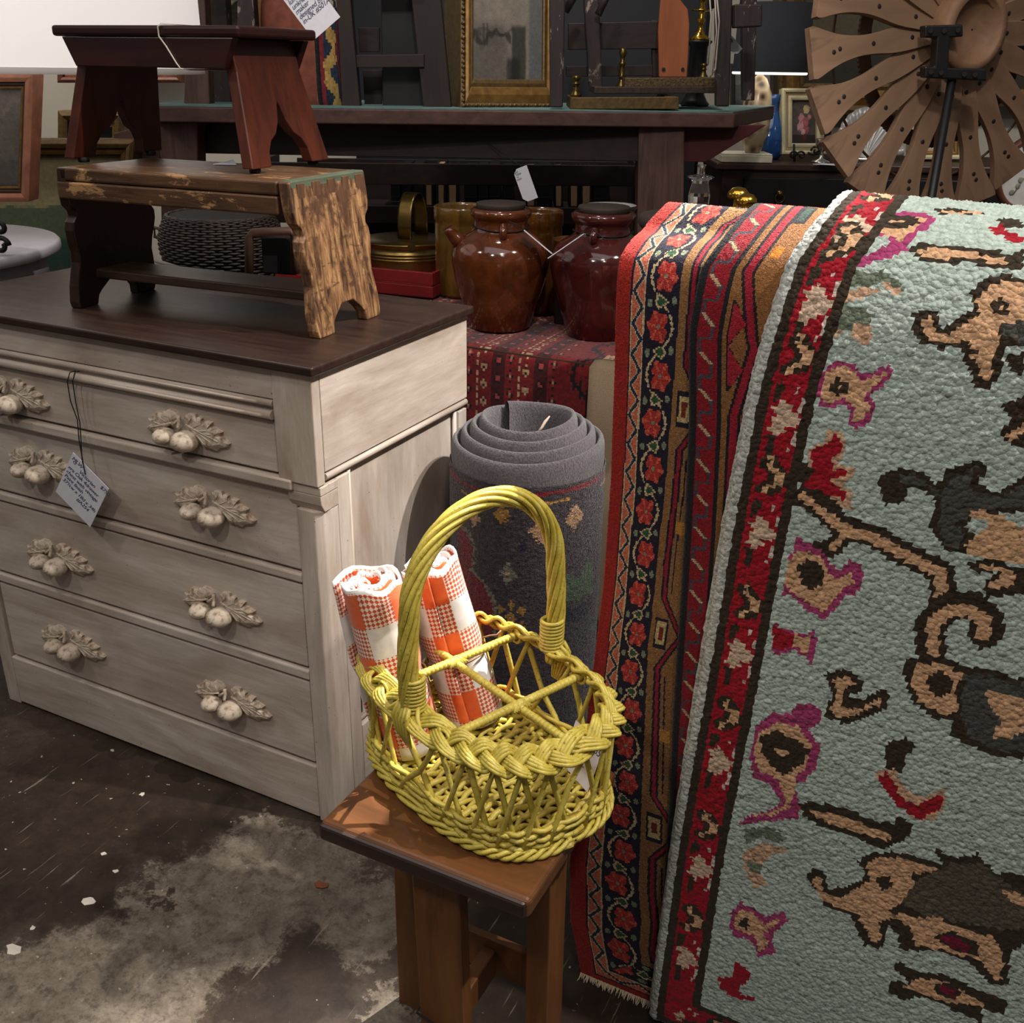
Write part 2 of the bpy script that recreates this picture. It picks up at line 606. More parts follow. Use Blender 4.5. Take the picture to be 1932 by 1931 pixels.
# rails between the drawers
for z0, z1, y in ((.654, .6715, -.003), (.487, .503, .006), (.299, .318, .006)):
    MB().box(-.8375, -.0505, y, .03, z0, z1).build('drawer_rail', gx, D, .003)
MB().box(-.8375, -.0505, .006, .03, .006, .118).build('base_rail', gx, D, .0025)
MB().box(-DW + .01, -.01, DD - .008, DD - .002, .03, .8486).build('back_panel', inner_wood, D)

# carved pull: two leaves, a forked stem and two nuts; x right, y out of the drawer is negative, z up
HC = (650, 480)
hx = lambda p: ((p[0] - HC[0]) * .000149, -((p[1] - HC[1]) - .2 * (p[0] - HC[0])) * .000127)
LEAF_R = [(655, 300), (672, 262), (715, 240), (775, 240), (818, 250), (826, 292), (865, 288), (898, 312), (895, 338), (960, 340), (1036, 368), (1004, 418), (1060, 432), (1165, 494), (1132, 546), (1190, 575), (1255, 650), (1222, 690), (1150, 700), (1100, 708), (1070, 742), (1020, 722), (960, 705), (890, 690), (800, 560), (700, 420)]
LEAF_L = [(565, 280), (545, 235), (500, 195), (425, 180), (408, 232), (372, 198), (358, 242), (300, 220), (245, 205), (236, 262), (180, 275), (118, 292), (156, 366), (110, 392), (62, 424), (130, 476), (190, 505), (262, 528), (330, 450), (420, 400), (510, 345)]


def leaf(m, out, a, b, t0=.0055, t1=.0105, veins=()):
    n = len(out)
    p = [Vector(hx(q)) for q in out]
    c = (Vector(hx(a)) + Vector(hx(b))) / 2
    rows = [[Vector((q.x, 0, q.y)) for q in p], [Vector((q.x, -t0, q.y)) for q in p]]
    for f, h in ((.06, t0 * 1.3), (.22, t1 * .9), (.30, t1)):
        rows.append([Vector((q.x + (c.x - q.x) * f, -h - .0007 * (i % 2), q.y + (c.y - q.y) * f)) for i, q in enumerate(p)])
    m.grid(rows, False, closed_u=True)
    k = len(m.v)
    m.add(rows[-1], [tuple(range(n))])
    A, B = Vector(hx(a)), Vector(hx(b))
    m.tube([Vector((A.x, -t1, A.y)), Vector((B.x * .8 + A.x * .2, -t1 * .98, B.y * .8 + A.y * .2)), Vector((B.x, -t0, B.y))], [.0022, .0016, .0008], 6)
    for v0, v1 in veins:
        P, Q = Vector(hx(v0)), Vector(hx(v1))
        m.tube([Vector((P.x, -t1 * 1.0, P.y)), Vector(((P.x + Q.x) / 2, -t1 * 1.05, (P.y + Q.y) / 2)), Vector((Q.x, -t0 * 1.1, Q.y))], [.0015, .0011, .0006], 5)


def nut(m, c, r, tilt):
    x, z = hx(c)
    def f(d):
        g = min(abs(d.x * math.cos(tilt) + d.z * math.sin(tilt)), abs(-d.x * math.sin(tilt) + d.z * math.cos(tilt)) + .05 * (d.z > .3))
        return 1 - .05 * math.exp(-(g / .05) ** 2) + .02 * noise.noise(d * 3 + Vector(c + (0,)) * .01)
    m.ball((x, -.017, z), r, 26, 18, (.98, .72, 1.02), Matrix.Rotation(PI / 2, 4, 'X'), f)


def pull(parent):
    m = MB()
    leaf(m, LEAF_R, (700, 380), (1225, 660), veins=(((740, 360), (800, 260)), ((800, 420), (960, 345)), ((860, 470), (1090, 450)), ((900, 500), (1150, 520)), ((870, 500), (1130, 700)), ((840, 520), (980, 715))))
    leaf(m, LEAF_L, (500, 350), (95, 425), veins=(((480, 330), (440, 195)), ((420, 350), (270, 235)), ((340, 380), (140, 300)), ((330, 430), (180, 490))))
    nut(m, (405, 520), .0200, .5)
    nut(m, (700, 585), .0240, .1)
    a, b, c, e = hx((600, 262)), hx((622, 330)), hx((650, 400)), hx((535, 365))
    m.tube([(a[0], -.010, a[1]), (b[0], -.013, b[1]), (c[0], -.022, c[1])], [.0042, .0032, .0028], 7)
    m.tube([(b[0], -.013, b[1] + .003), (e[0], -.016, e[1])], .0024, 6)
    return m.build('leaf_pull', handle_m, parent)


first = None
for z0, z1, y, xl, xr, hr, hl in ((.6745, .764, .006, -.810, -.079, (-.262, .716), (-.672, .714)), (.5065, .652, .012, -.834, -.052, (-.229, .586), (-.640, .583)),
                                  (.3215, .4845, .010, -.834, -.052, (-.2345, .395), (-.635, .396)), (.1225, .2955, .010, -.834, -.052, (-.234, .201), (-.641, .206))):
    dr = MB().box(xl + .002, xr - .002, y, .028, z0 + .0015, z1 - .0015).build('drawer', gx, D, .003)
    for hx_, hz_ in (hr, hl):
        if first is None:
            first = h = pull(dr)
        else:
            h = first.copy()
            COL.objects.link(h)
            h.parent = dr
        h.location = (hx_, y, hz_)

q = lambda px, py, y=-.019: aty(px, py, y)
tag_card('price_tag', 'white diamond-hung tag with blue handwriting on a black cord, second drawer', q(105, 928), q(170, 995), q(165, 882),
         'MLW                $750-\n        Victorian\nera Oak 4drawer\nchest with vintage\nPaint finish\n37¾w x 18d x 34h\n              #A254', .0116,
         [[q(161, 896, -.021), q(157, 877, -.021), q(155, 868, -.02), q(151, 800, -.012), q(143, 760, -.012), q(137, 720, -.013), q(142, 702, -.012), q(150, 701, -.002)],
          [q(157, 875, -.021), q(149, 830, -.016), q(146, 792, -.012), q(133, 757, -.012), q(127, 720, -.013), q(132, 703, -.012), q(143, 700, -.002)]], .001, (.12, .86), line=.98)


# ------------------------------------------------------------------ scuffed bench on the chest
bench_plank = wood('worn_brown_plank', srgb(58, 38, 25), srgb(104, 74, 48), 'x', .38, 30, .25, srgb(160, 122, 82), .35)
bench_under = wood('dark_bench_side', srgb(30, 18, 13), srgb(52, 30, 20), 'z', .35, 22, .15, srgb(150, 130, 104), -.35)
bench_end = NT('scraped_tan_end')
_v = bench_end.coords('Object', (1, 1, .16), (R(14), 0, 0))
_g = bench_end.noise(_v, 70, 8, .72, .8)
_s = bench_end.noise(bench_end.coords('Object', (1, .25, 1), (R(-35), 0, 0)), 90, 6, .7, .4)
_c = bench_end.ramp(_g, [(.38, srgb(50, 30, 20)), (.50, srgb(118, 84, 54)), (.66, srgb(172, 134, 92))])
_c = bench_end.mix(bench_end.ramp(_s, [(.58, 0), (.64, .8)]), _c, srgb(66, 40, 26))
_c = bench_end.mix(bench_end.ramp(bench_end.noise(bench_end.coords(), 16, 5, .7), [(.52, 0), (.60, .8)]), _c, srgb(66, 42, 28))
bench_end.col(_c)
bench_end.bump(_g, .3, .004)
bench_end = bench_end.set(.5)
green_edge = wood('worn_green_paint', srgb(64, 74, 60), srgb(92, 100, 80), 'y', .5, 30, .1, srgb(116, 84, 58), .2)
chip_white = plain('chipped_white', srgb(190, 184, 170), .6)

BN = empty('step_bench', (-.342, .2075, .864), R(4.3), 'scuffed brown wooden bench with scalloped ends and green worn edge, on the chest', 'bench')
HL, HD, HH = .228, .112, .240
SPL = .030                                       # outward splay of the ends at the floor
EDGE = [(.112, .240), (.112, .196), (.107, .178), (.096, .168), (.094, .158), (.101, .150), (.103, .136), (.099, .115), (.094, .100), (.092, .080), (.096, .062), (.100, .040), (.101, .012), (.097, .0)]
ARCH = [(.052, .0), (.049, .016), (.042, .024), (.034, .030), (.018, .042)]
side = EDGE + ARCH + [(-a, b) for a, b in ARCH[::-1]] + [(-a, b) for a, b in EDGE[::-1]]
TH = .021


def bench_board(sg):
    """end board in the bench frame, outward side +x*sg"""
    m = MB()
    n = len(side)
    vs = []
    for t in (0, TH):
        for y, z in side:
            x = HL + SPL * (1 - z / HH) - t
            vs.append(Vector((sg * x, y, z)))
    fs = [tuple(range(n)), tuple(range(2 * n - 1, n - 1, -1))] + [(i, n + i, n + (i + 1) % n, (i + 1) % n) for i in range(n)]
    if sg < 0: fs = [f[::-1] for f in fs]
    return m.add(vs, fs)


MB().box(-HL + TH * .2, HL - TH - .0005, -HD, HD, .2195, .2405).build('top_plank', bench_plank, BN, .004, 3)
ap = MB().box(-HL - .004, HL - TH - .001, -HD - .001, -HD + .020, .190, .2185)
ap.build('apron', bench_plank, BN, .003)
MB().box(-HL - .004, HL - TH - .001, HD - .020, HD + .001, .190, .2185).build('apron', bench_plank, BN, .003)
for sg in (1, -1):
    b = bench_board(sg).build('end_board', bench_end if sg > 0 else bench_under, BN, .0025)
    if sg > 0:
        b['label'] = 'scraped tan end board'
        MB().box(HL - TH, HL + .0012, -HD + .004, HD - .004, .222, .2412).build('painted_edge', green_edge, b, .002)
        fgm = wood('brown_fingers', srgb(60, 38, 28), srgb(112, 80, 54), 'z', .5, 30, .2)
        for y0, wd, h in ((-.094, .020, .028), (-.052, .022, .030), (-.008, .022, .026), (.036, .020, .030), (.078, .022, .03)):
            MB().box(HL - TH + .003, HL + .0032, y0, y0 + wd, .2365 - h, .2365).build('finger_joint', fgm, b, .001)
for sg, ys in ((1, ((.100, .02),)), (-1, ((-.098, .03), (-.1, .06)))):
    for y, z in ys:
        pass
MB().box(-HL - .014, HL + .000, -.055, .035, .048, .064).build('stretcher', wood('dark_stretcher', srgb(34, 22, 16), srgb(66, 44, 30), 'x', .4, 30, .2, srgb(150, 120, 84), -.2), BN, .003)
# small torn paper lying on the bench under the red stool
q = [atz(x, y, 1.1052) for x, y in ((402, 311), (446, 312), (440, 302), (428, 306))]
m = MB()
m.add([v + Vector((0, 0, d)) for d in (.0004, .0014) for v in q], [(3, 2, 1, 0), (4, 5, 6, 7), (0, 1, 5, 4), (1, 2, 6, 5), (2, 3, 7, 6), (3, 0, 4, 7)])
tag(m.build('paper_scrap', paper), 'torn white paper scrap lying on the scuffed bench under the red stool', 'paper')

# ------------------------------------------------------------------ red stool on the bench
mahog = wood('mahogany_stain', srgb(48, 17, 9), srgb(86, 36, 18), 'z', .38, 16, .08, srgb(150, 100, 70), -.7)
mahogx = wood('mahogany_stain_long', srgb(32, 11, 10), srgb(54, 19, 15), 'x', .36, 18, .08, srgb(140, 96, 70), -.75)
rubber = plain('black_rubber', srgb(16, 14, 14), .8)
RS = empty('footstool', (-.4185, .262, 1.1052), R(4.3), 'dark red mahogany step stool with fretted legs, on top of the scuffed bench', 'stool')
MB().box(-.186, .186, -.108, .108, .1985, .2150).build('top_plank', mahogx, RS, .005, 3)
for sg in (1, -1):
    y0, y1 = sorted((sg * .089, sg * .105))
    MB().prism([(-.168, .198), (-.146, .1535), (.150, .1535), (.172, .198)], y0, y1, frame((0, 0, 0), (1, 0, 0), (0, 0, 1), (0, 1, 0))).build('apron', mahogx, RS, .0015)
LEGP = [(.088, .198), (.088, .150), (.113, .0075), (.060, .0075), (.056, .030), (.044, .046), (.026, .056), (.012, .074), (.004, .098), (0, .104)]
lp = LEGP + [(-a, b) for a, b in LEGP[-2::-1]]
for sg in (1, -1):
    m = MB()
    n = len(lp)
    vs = [Vector((sg * (.130 + .046 * (1 - z / .2) + t), y, z)) for t in (0, .020) for y, z in lp]
    fs = [tuple(range(n - 1, -1, -1)), tuple(range(n, 2 * n))] + [(i, (i + 1) % n, n + (i + 1) % n, n + i) for i in range(n)]
    m.add(vs, [f[::-1] for f in fs] if sg > 0 else fs)
    lg = m.build('leg_panel', mahog, RS, .0018)
    for y in (-.085, .085):
        MB().lathe([(.008, 0), (.0095, .0005), (.0095, .008), (.008, .0085)], 14, (sg * .178, y, 0)).build('rubber_foot', rubber, lg)
string_m = plain('white_string', srgb(190, 182, 170), .9)
c = lambda px, py, y: aty(px, py, y)
lx = [(.042, -.1095, .2165), (.036, -.1105, .213), (.036, -.1105, .199), (.045, -.107, .185), (.062, -.1068, .160), (.068, -.106, .1525), (.085, -.098, .1515), (.10, .0, .151), (.10, .098, .1515), (.08, .1065, .16), (.05, .11, .199), (.045, .11, .2155), (.044, 0, .2167)]
st = MB().tube(lx, .0013, 6, closed=True).build('string_loop', string_m)
st.matrix_world = Matrix.Translation((-.4185, .262, 1.1052)) @ Matrix.Rotation(R(4.3), 4, 'Z')
tag(st, 'thin white string looped round the dark red step stool', 'string')

# ------------------------------------------------------------------ low stool under the basket
pine = wood('honey_pine', srgb(76, 45, 22), srgb(116, 73, 38), 'x', .35, 14, .06, dark=srgb(84, 46, 22), coat=.2)
pinez = wood('honey_pine_upright', srgb(82, 49, 24), srgb(122, 78, 40), 'z', .4, 14, .06, dark=srgb(84, 48, 24))
darkedge = wood('dark_stool_edge', srgb(38, 26, 24), srgb(62, 44, 38), 'x', .45, 20, .1, srgb(140, 100, 66), -.6)
SX0, SX1, SY0, SY1, SZ = .297, .571, -.420, -.165, .455
LS = empty('low_stool', ((SX0 + SX1) / 2, (SY0 + SY1) / 2, 0), 0, 'small honey brown plank stool with dark front edge under the yellow basket', 'stool')
ox, oy = -(SX0 + SX1) / 2, -(SY0 + SY1) / 2
sl = MB().box(SX0 + ox, SX1 + ox, SY0 + oy + .004, SY1 + oy, SZ - .026, SZ).build('seat_plank', pine, LS, .006, 3)
MB().box(SX0 + ox, SX1 + ox - .004, SY0 + oy, SY0 + oy + .012, SZ - .025, SZ - .003).build('edge_band', darkedge, sl, .004, 2)
legs = [(.398, .462, -.380, -.358), (.292, .352, -.262, -.240), (.508, .540, -.290, -.240)]
for i, (a, b, e, f) in enumerate(legs):
    m = MB()
    dx = (.012, .0, .004)[i]
    m.hexa([(a + dx + ox, e + oy, 0), (b + dx + ox, e + oy, 0), (b + dx + ox, f + oy, 0), (a + dx + ox, f + oy, 0)],
           [(a + ox, e + oy, SZ - .026), (b + ox, e + oy, SZ - .026), (b + ox, f + oy, SZ - .026), (a + ox, f + oy, SZ - .026)])
    m.build('leg', pinez, LS, .002)
MB().box(.352 + ox, .508 + ox, -.256 + oy, -.244 + oy, .13, .19).build('stretcher', pinez, LS, .002)
MB().box(.43 + ox, .45 + ox, -.358 + oy, -.256 + oy, .13, .175).build('stretcher', pinez, LS, .002)
MB().box(.325 + ox, .535 + ox, -.255 + oy, -.243 + oy, .36, .428).build('back_apron', pinez, LS, .002)
wr = MB()
wr.tube([(.402 + ox, -.383 + oy, .165), (.47 + ox, -.383 + oy, .150), (.475 + ox, -.355 + oy, .150), (.402 + ox, -.354 + oy, .166)], .0016, 5, closed=True)
wr.tube([(.44 + ox, -.384 + oy, .158), (.447 + ox, -.387 + oy, .15), (.444 + ox, -.386 + oy, .13)], .0015, 5)
wr.build('wire_tie', cordm, LS)


# ------------------------------------------------------------------ knotted rugs: one raised knot per cell, its own wool colour
def smooth_poly(p, it=3):
    p = np.array(p, float)
    for _ in range(it):
        q = p[:-1] * .75 + p[1:] * .25
        r = p[:-1] * .25 + p[1:] * .75
        p = np.vstack([p[:1], np.stack([q, r], 1).reshape(-1, p.shape[1]), p[-1:]])
    return p


class Drape:
    """rug hung over a pile: profile (y, z) from hem to back, left edge x as a function of z"""

    def __init__(s, prof, edge, lean=None):
        q = smooth_poly(prof)
        s.s = np.concatenate([[0], np.cumsum(np.hypot(*np.diff(q, axis=0).T))])
        s.y, s.z = q[:, 0], q[:, 1]
        e = np.array(edge, float)
        s.ez, s.ex = e[:, 0], e[:, 1]
        s.L = s.s[-1]

    def __call__(s, u, v, h=0.0):
        y = np.interp(v, s.s, s.y)
        z = np.interp(v, s.s, s.z)
        d = .004
        dy = np.interp(v + d, s.s, s.y) - np.interp(v - d, s.s, s.y)
        dz = np.interp(v + d, s.s, s.z) - np.interp(v - d, s.s, s.z)
        n = np.hypot(dy, dz) + 1e-9
        x = np.interp(z, s.ez, s.ex)
        x = np.where(v > s.top_s(), np.interp(1.14, s.ez, s.ex) + (v - s.top_s()) * s.back, x) if hasattr(s, 'back') else x
        return np.stack([x + u, y - h * dz / n, z + h * dy / n], -1)

    def top_s(s):
        return s._ts


def drape(prof, edge, back=None, zt=1.14):
    d = Drape(prof, edge)
    if back is not None:
        d.back = back
        d._ts = float(np.interp(zt, d.z, d.s))
    return d


AQUA = drape([(-.126, .008), (-.118, .4), (-.108, .85), (-.100, .98), (-.093, 1.05), (-.066, 1.113), (-.01, 1.148), (.05, 1.149), (.10, 1.115), (.125, 1.0), (.128, .5)],
             [(0, .645), (.32, .652), (.57, .664), (.79, .674), (.97, .686), (1.09, .703), (1.16, .735)], .18)
THIRD = drape([(-.086, .06), (-.080, .4), (-.073, .85), (-.068, 1.03), (-.050, 1.080), (-.005, 1.114), (.050, 1.133), (.10, 1.11), (.115, 1.0), (.118, .5)],
              [(0, .640), (.37, .628), (.5, .622), (.76, .613), (.9, .606), (1.0, .596), (1.07, .600), (1.13, .626)], .16)
PERS = drape([(-.094, .006), (-.080, .2), (-.066, .5), (-.058, .85), (-.053, 1.03), (-.045, 1.068), (-.015, 1.088), (.020, 1.092), (.040, 1.112), (.062, 1.125), (.092, 1.10), (.105, 1.0), (.108, .5)],
             [(0, .512), (.05, .500), (.10, .486), (.2, .478), (.35, .484), (.57, .494), (.66, .498), (.8, .499), (.94, .495), (1.07, .488), (1.10, .494), (1.15, .526)], .12)


def inside(poly, U, V):
    r = np.zeros(U.shape, bool)
    x, y = poly[:, 0], poly[:, 1]
    n = len(poly)
    j = n - 1
    for i in range(n):
        c = ((y[i] > V) != (y[j] > V)) & (U < (x[j] - x[i]) * (V - y[i]) / (y[j] - y[i] + 1e-12) + x[i])
        r ^= c
        j = i
    return r


def near_line(pts, U, V):
    d = np.full(U.shape, 9.)
    for (ax, ay), (bx, by) in zip(pts[:-1], pts[1:]):
        L2 = (bx - ax) ** 2 + (by - ay) ** 2 + 1e-12
        t = np.clip(((U - ax) * (bx - ax) + (V - ay) * (by - ay)) / L2, 0, 1)
        d = np.minimum(d, np.hypot(U - ax - t * (bx - ax), V - ay - t * (by - ay)))
    return d


def lin(c):
    return np.array(srgb(*c)[:3])


def knot_mesh(name, P, N, C, h, mat, parent, jit=.0, seed=3, var=.10):
    """P (nv+1,nu+1,3) corner points, N normals of the cells, C (nv,nu,3) wool colours"""
    rng = np.random.default_rng(seed)
    nv, nu = C.shape[:2]
    P = P.copy()
    if jit: P[1:-1, 1:-1] += rng.normal(0, jit, P[1:-1, 1:-1].shape)
    ctr = (P[:-1, :-1] + P[1:, :-1] + P[:-1, 1:] + P[1:, 1:]) / 4 + N * (h * (1 + rng.uniform(-.35, .35, (nv, nu)))[..., None])
    vs = np.concatenate([P.reshape(-1, 3), ctr.reshape(-1, 3)])
    w = nu + 1
    a = (np.arange(nv)[:, None] * w + np.arange(nu)[None]).ravel()
    c = (nv + 1) * w + np.arange(nv * nu)
    t = np.stack([np.stack([a, a + 1, c], 1), np.stack([a + 1, a + 1 + w, c], 1), np.stack([a + 1 + w, a + w, c], 1), np.stack([a + w, a, c], 1)], 1).reshape(-1, 3)
    me = bpy.data.meshes.new(name)
    me.vertices.add(len(vs))
    me.vertices.foreach_set('co', vs.astype(np.float32).ravel())
    me.loops.add(t.size)
    me.loops.foreach_set('vertex_index', t.astype(np.int32).ravel())
    me.polygons.add(len(t))
    me.polygons.foreach_set('loop_start', np.arange(0, t.size, 3, dtype=np.int32))
    me.update(calc_edges=True)
    me.polygons.foreach_set('use_smooth', np.ones(len(t), bool))
    C = C * (1 + rng.normal(0, var, (nv, nu)))[..., None]
    C = np.clip(C, 0.001, 1)
    col = np.concatenate([np.repeat(C.reshape(-1, 3), 4, 0), np.ones((nv * nu * 4, 1))], 1)
    at_ = me.attributes.new('wool', 'FLOAT_COLOR', 'FACE')
    at_.data.foreach_set('color', col.astype(np.float32).ravel())
    me.materials.append(mat)
    o = bpy.data.objects.new(name, me)
    COL.objects.link(o)
    if parent: o.parent = parent
    return o


def wool(name, scale=420, strength=.5, sheen=.15, rough=.9):
    m = NT(name)
    at_ = m.n('ShaderNodeAttribute', attribute_name='wool')
    v = m.coords()
    vo = m.n('ShaderNodeTexVoronoi', feature='F1')
    vo.inputs['Scale'].default_value = scale
    m.l(v, vo.inputs['Vector'])
    f = m.noise(v, scale * 2.2, 3, .6)
    m.col(m.mix(1.0, at_.outputs['Color'], m.ramp(f, [(.3, .72), (.7, 1.12)]), 'MULTIPLY'))
    m.bump(m.math('SUBTRACT', m.math('MULTIPLY', f, .6), vo.outputs['Distance']), strength, .003)
    return m.set(rough, 0, Sheen_Weight=sheen, Specular_IOR_Level=.2)


def knots(name, D, u0, u1, v0, v1, ku, kv, colfn, h, mat, parent, edge=.008, jit=0, seed=3, var=.1, ripple=0.0):
    nu, nv = max(2, round((u1 - u0) / ku)), max(2, round((v1 - v0) / kv))
    U = np.linspace(u0, u1, nu + 1)[None].repeat(nv + 1, 0)
    V = np.linspace(v0, v1, nv + 1)[:, None].repeat(nu + 1, 1)
    fold = -edge * np.clip(1 - (U - u0) / edge, 0, 1) ** 2 if edge else 0
    bot = -edge * np.clip(1 - (V - v0) / edge, 0, 1) ** 2 if edge else 0
    rp = ripple * (np.sin(V * 7 + U * 9) + .6 * np.sin(V * 15 - U * 5 + 1))
    P = D(U, V, fold + bot + rp)
    if edge:                                             # the selvage turns over the side of the pile
        s0 = D(U[:, :1] + .001, V[:, :1], -edge - .012)
        P[:, :1] = s0
    Uc, Vc = (U[:-1, :-1] + U[1:, 1:]) / 2, (V[:-1, :-1] + V[1:, 1:]) / 2
    N = D(Uc, Vc, 1.0) - D(Uc, Vc, 0.0)
    return knot_mesh(name, P, N, colfn(Uc, Vc), h, mat, parent, jit, seed, var)


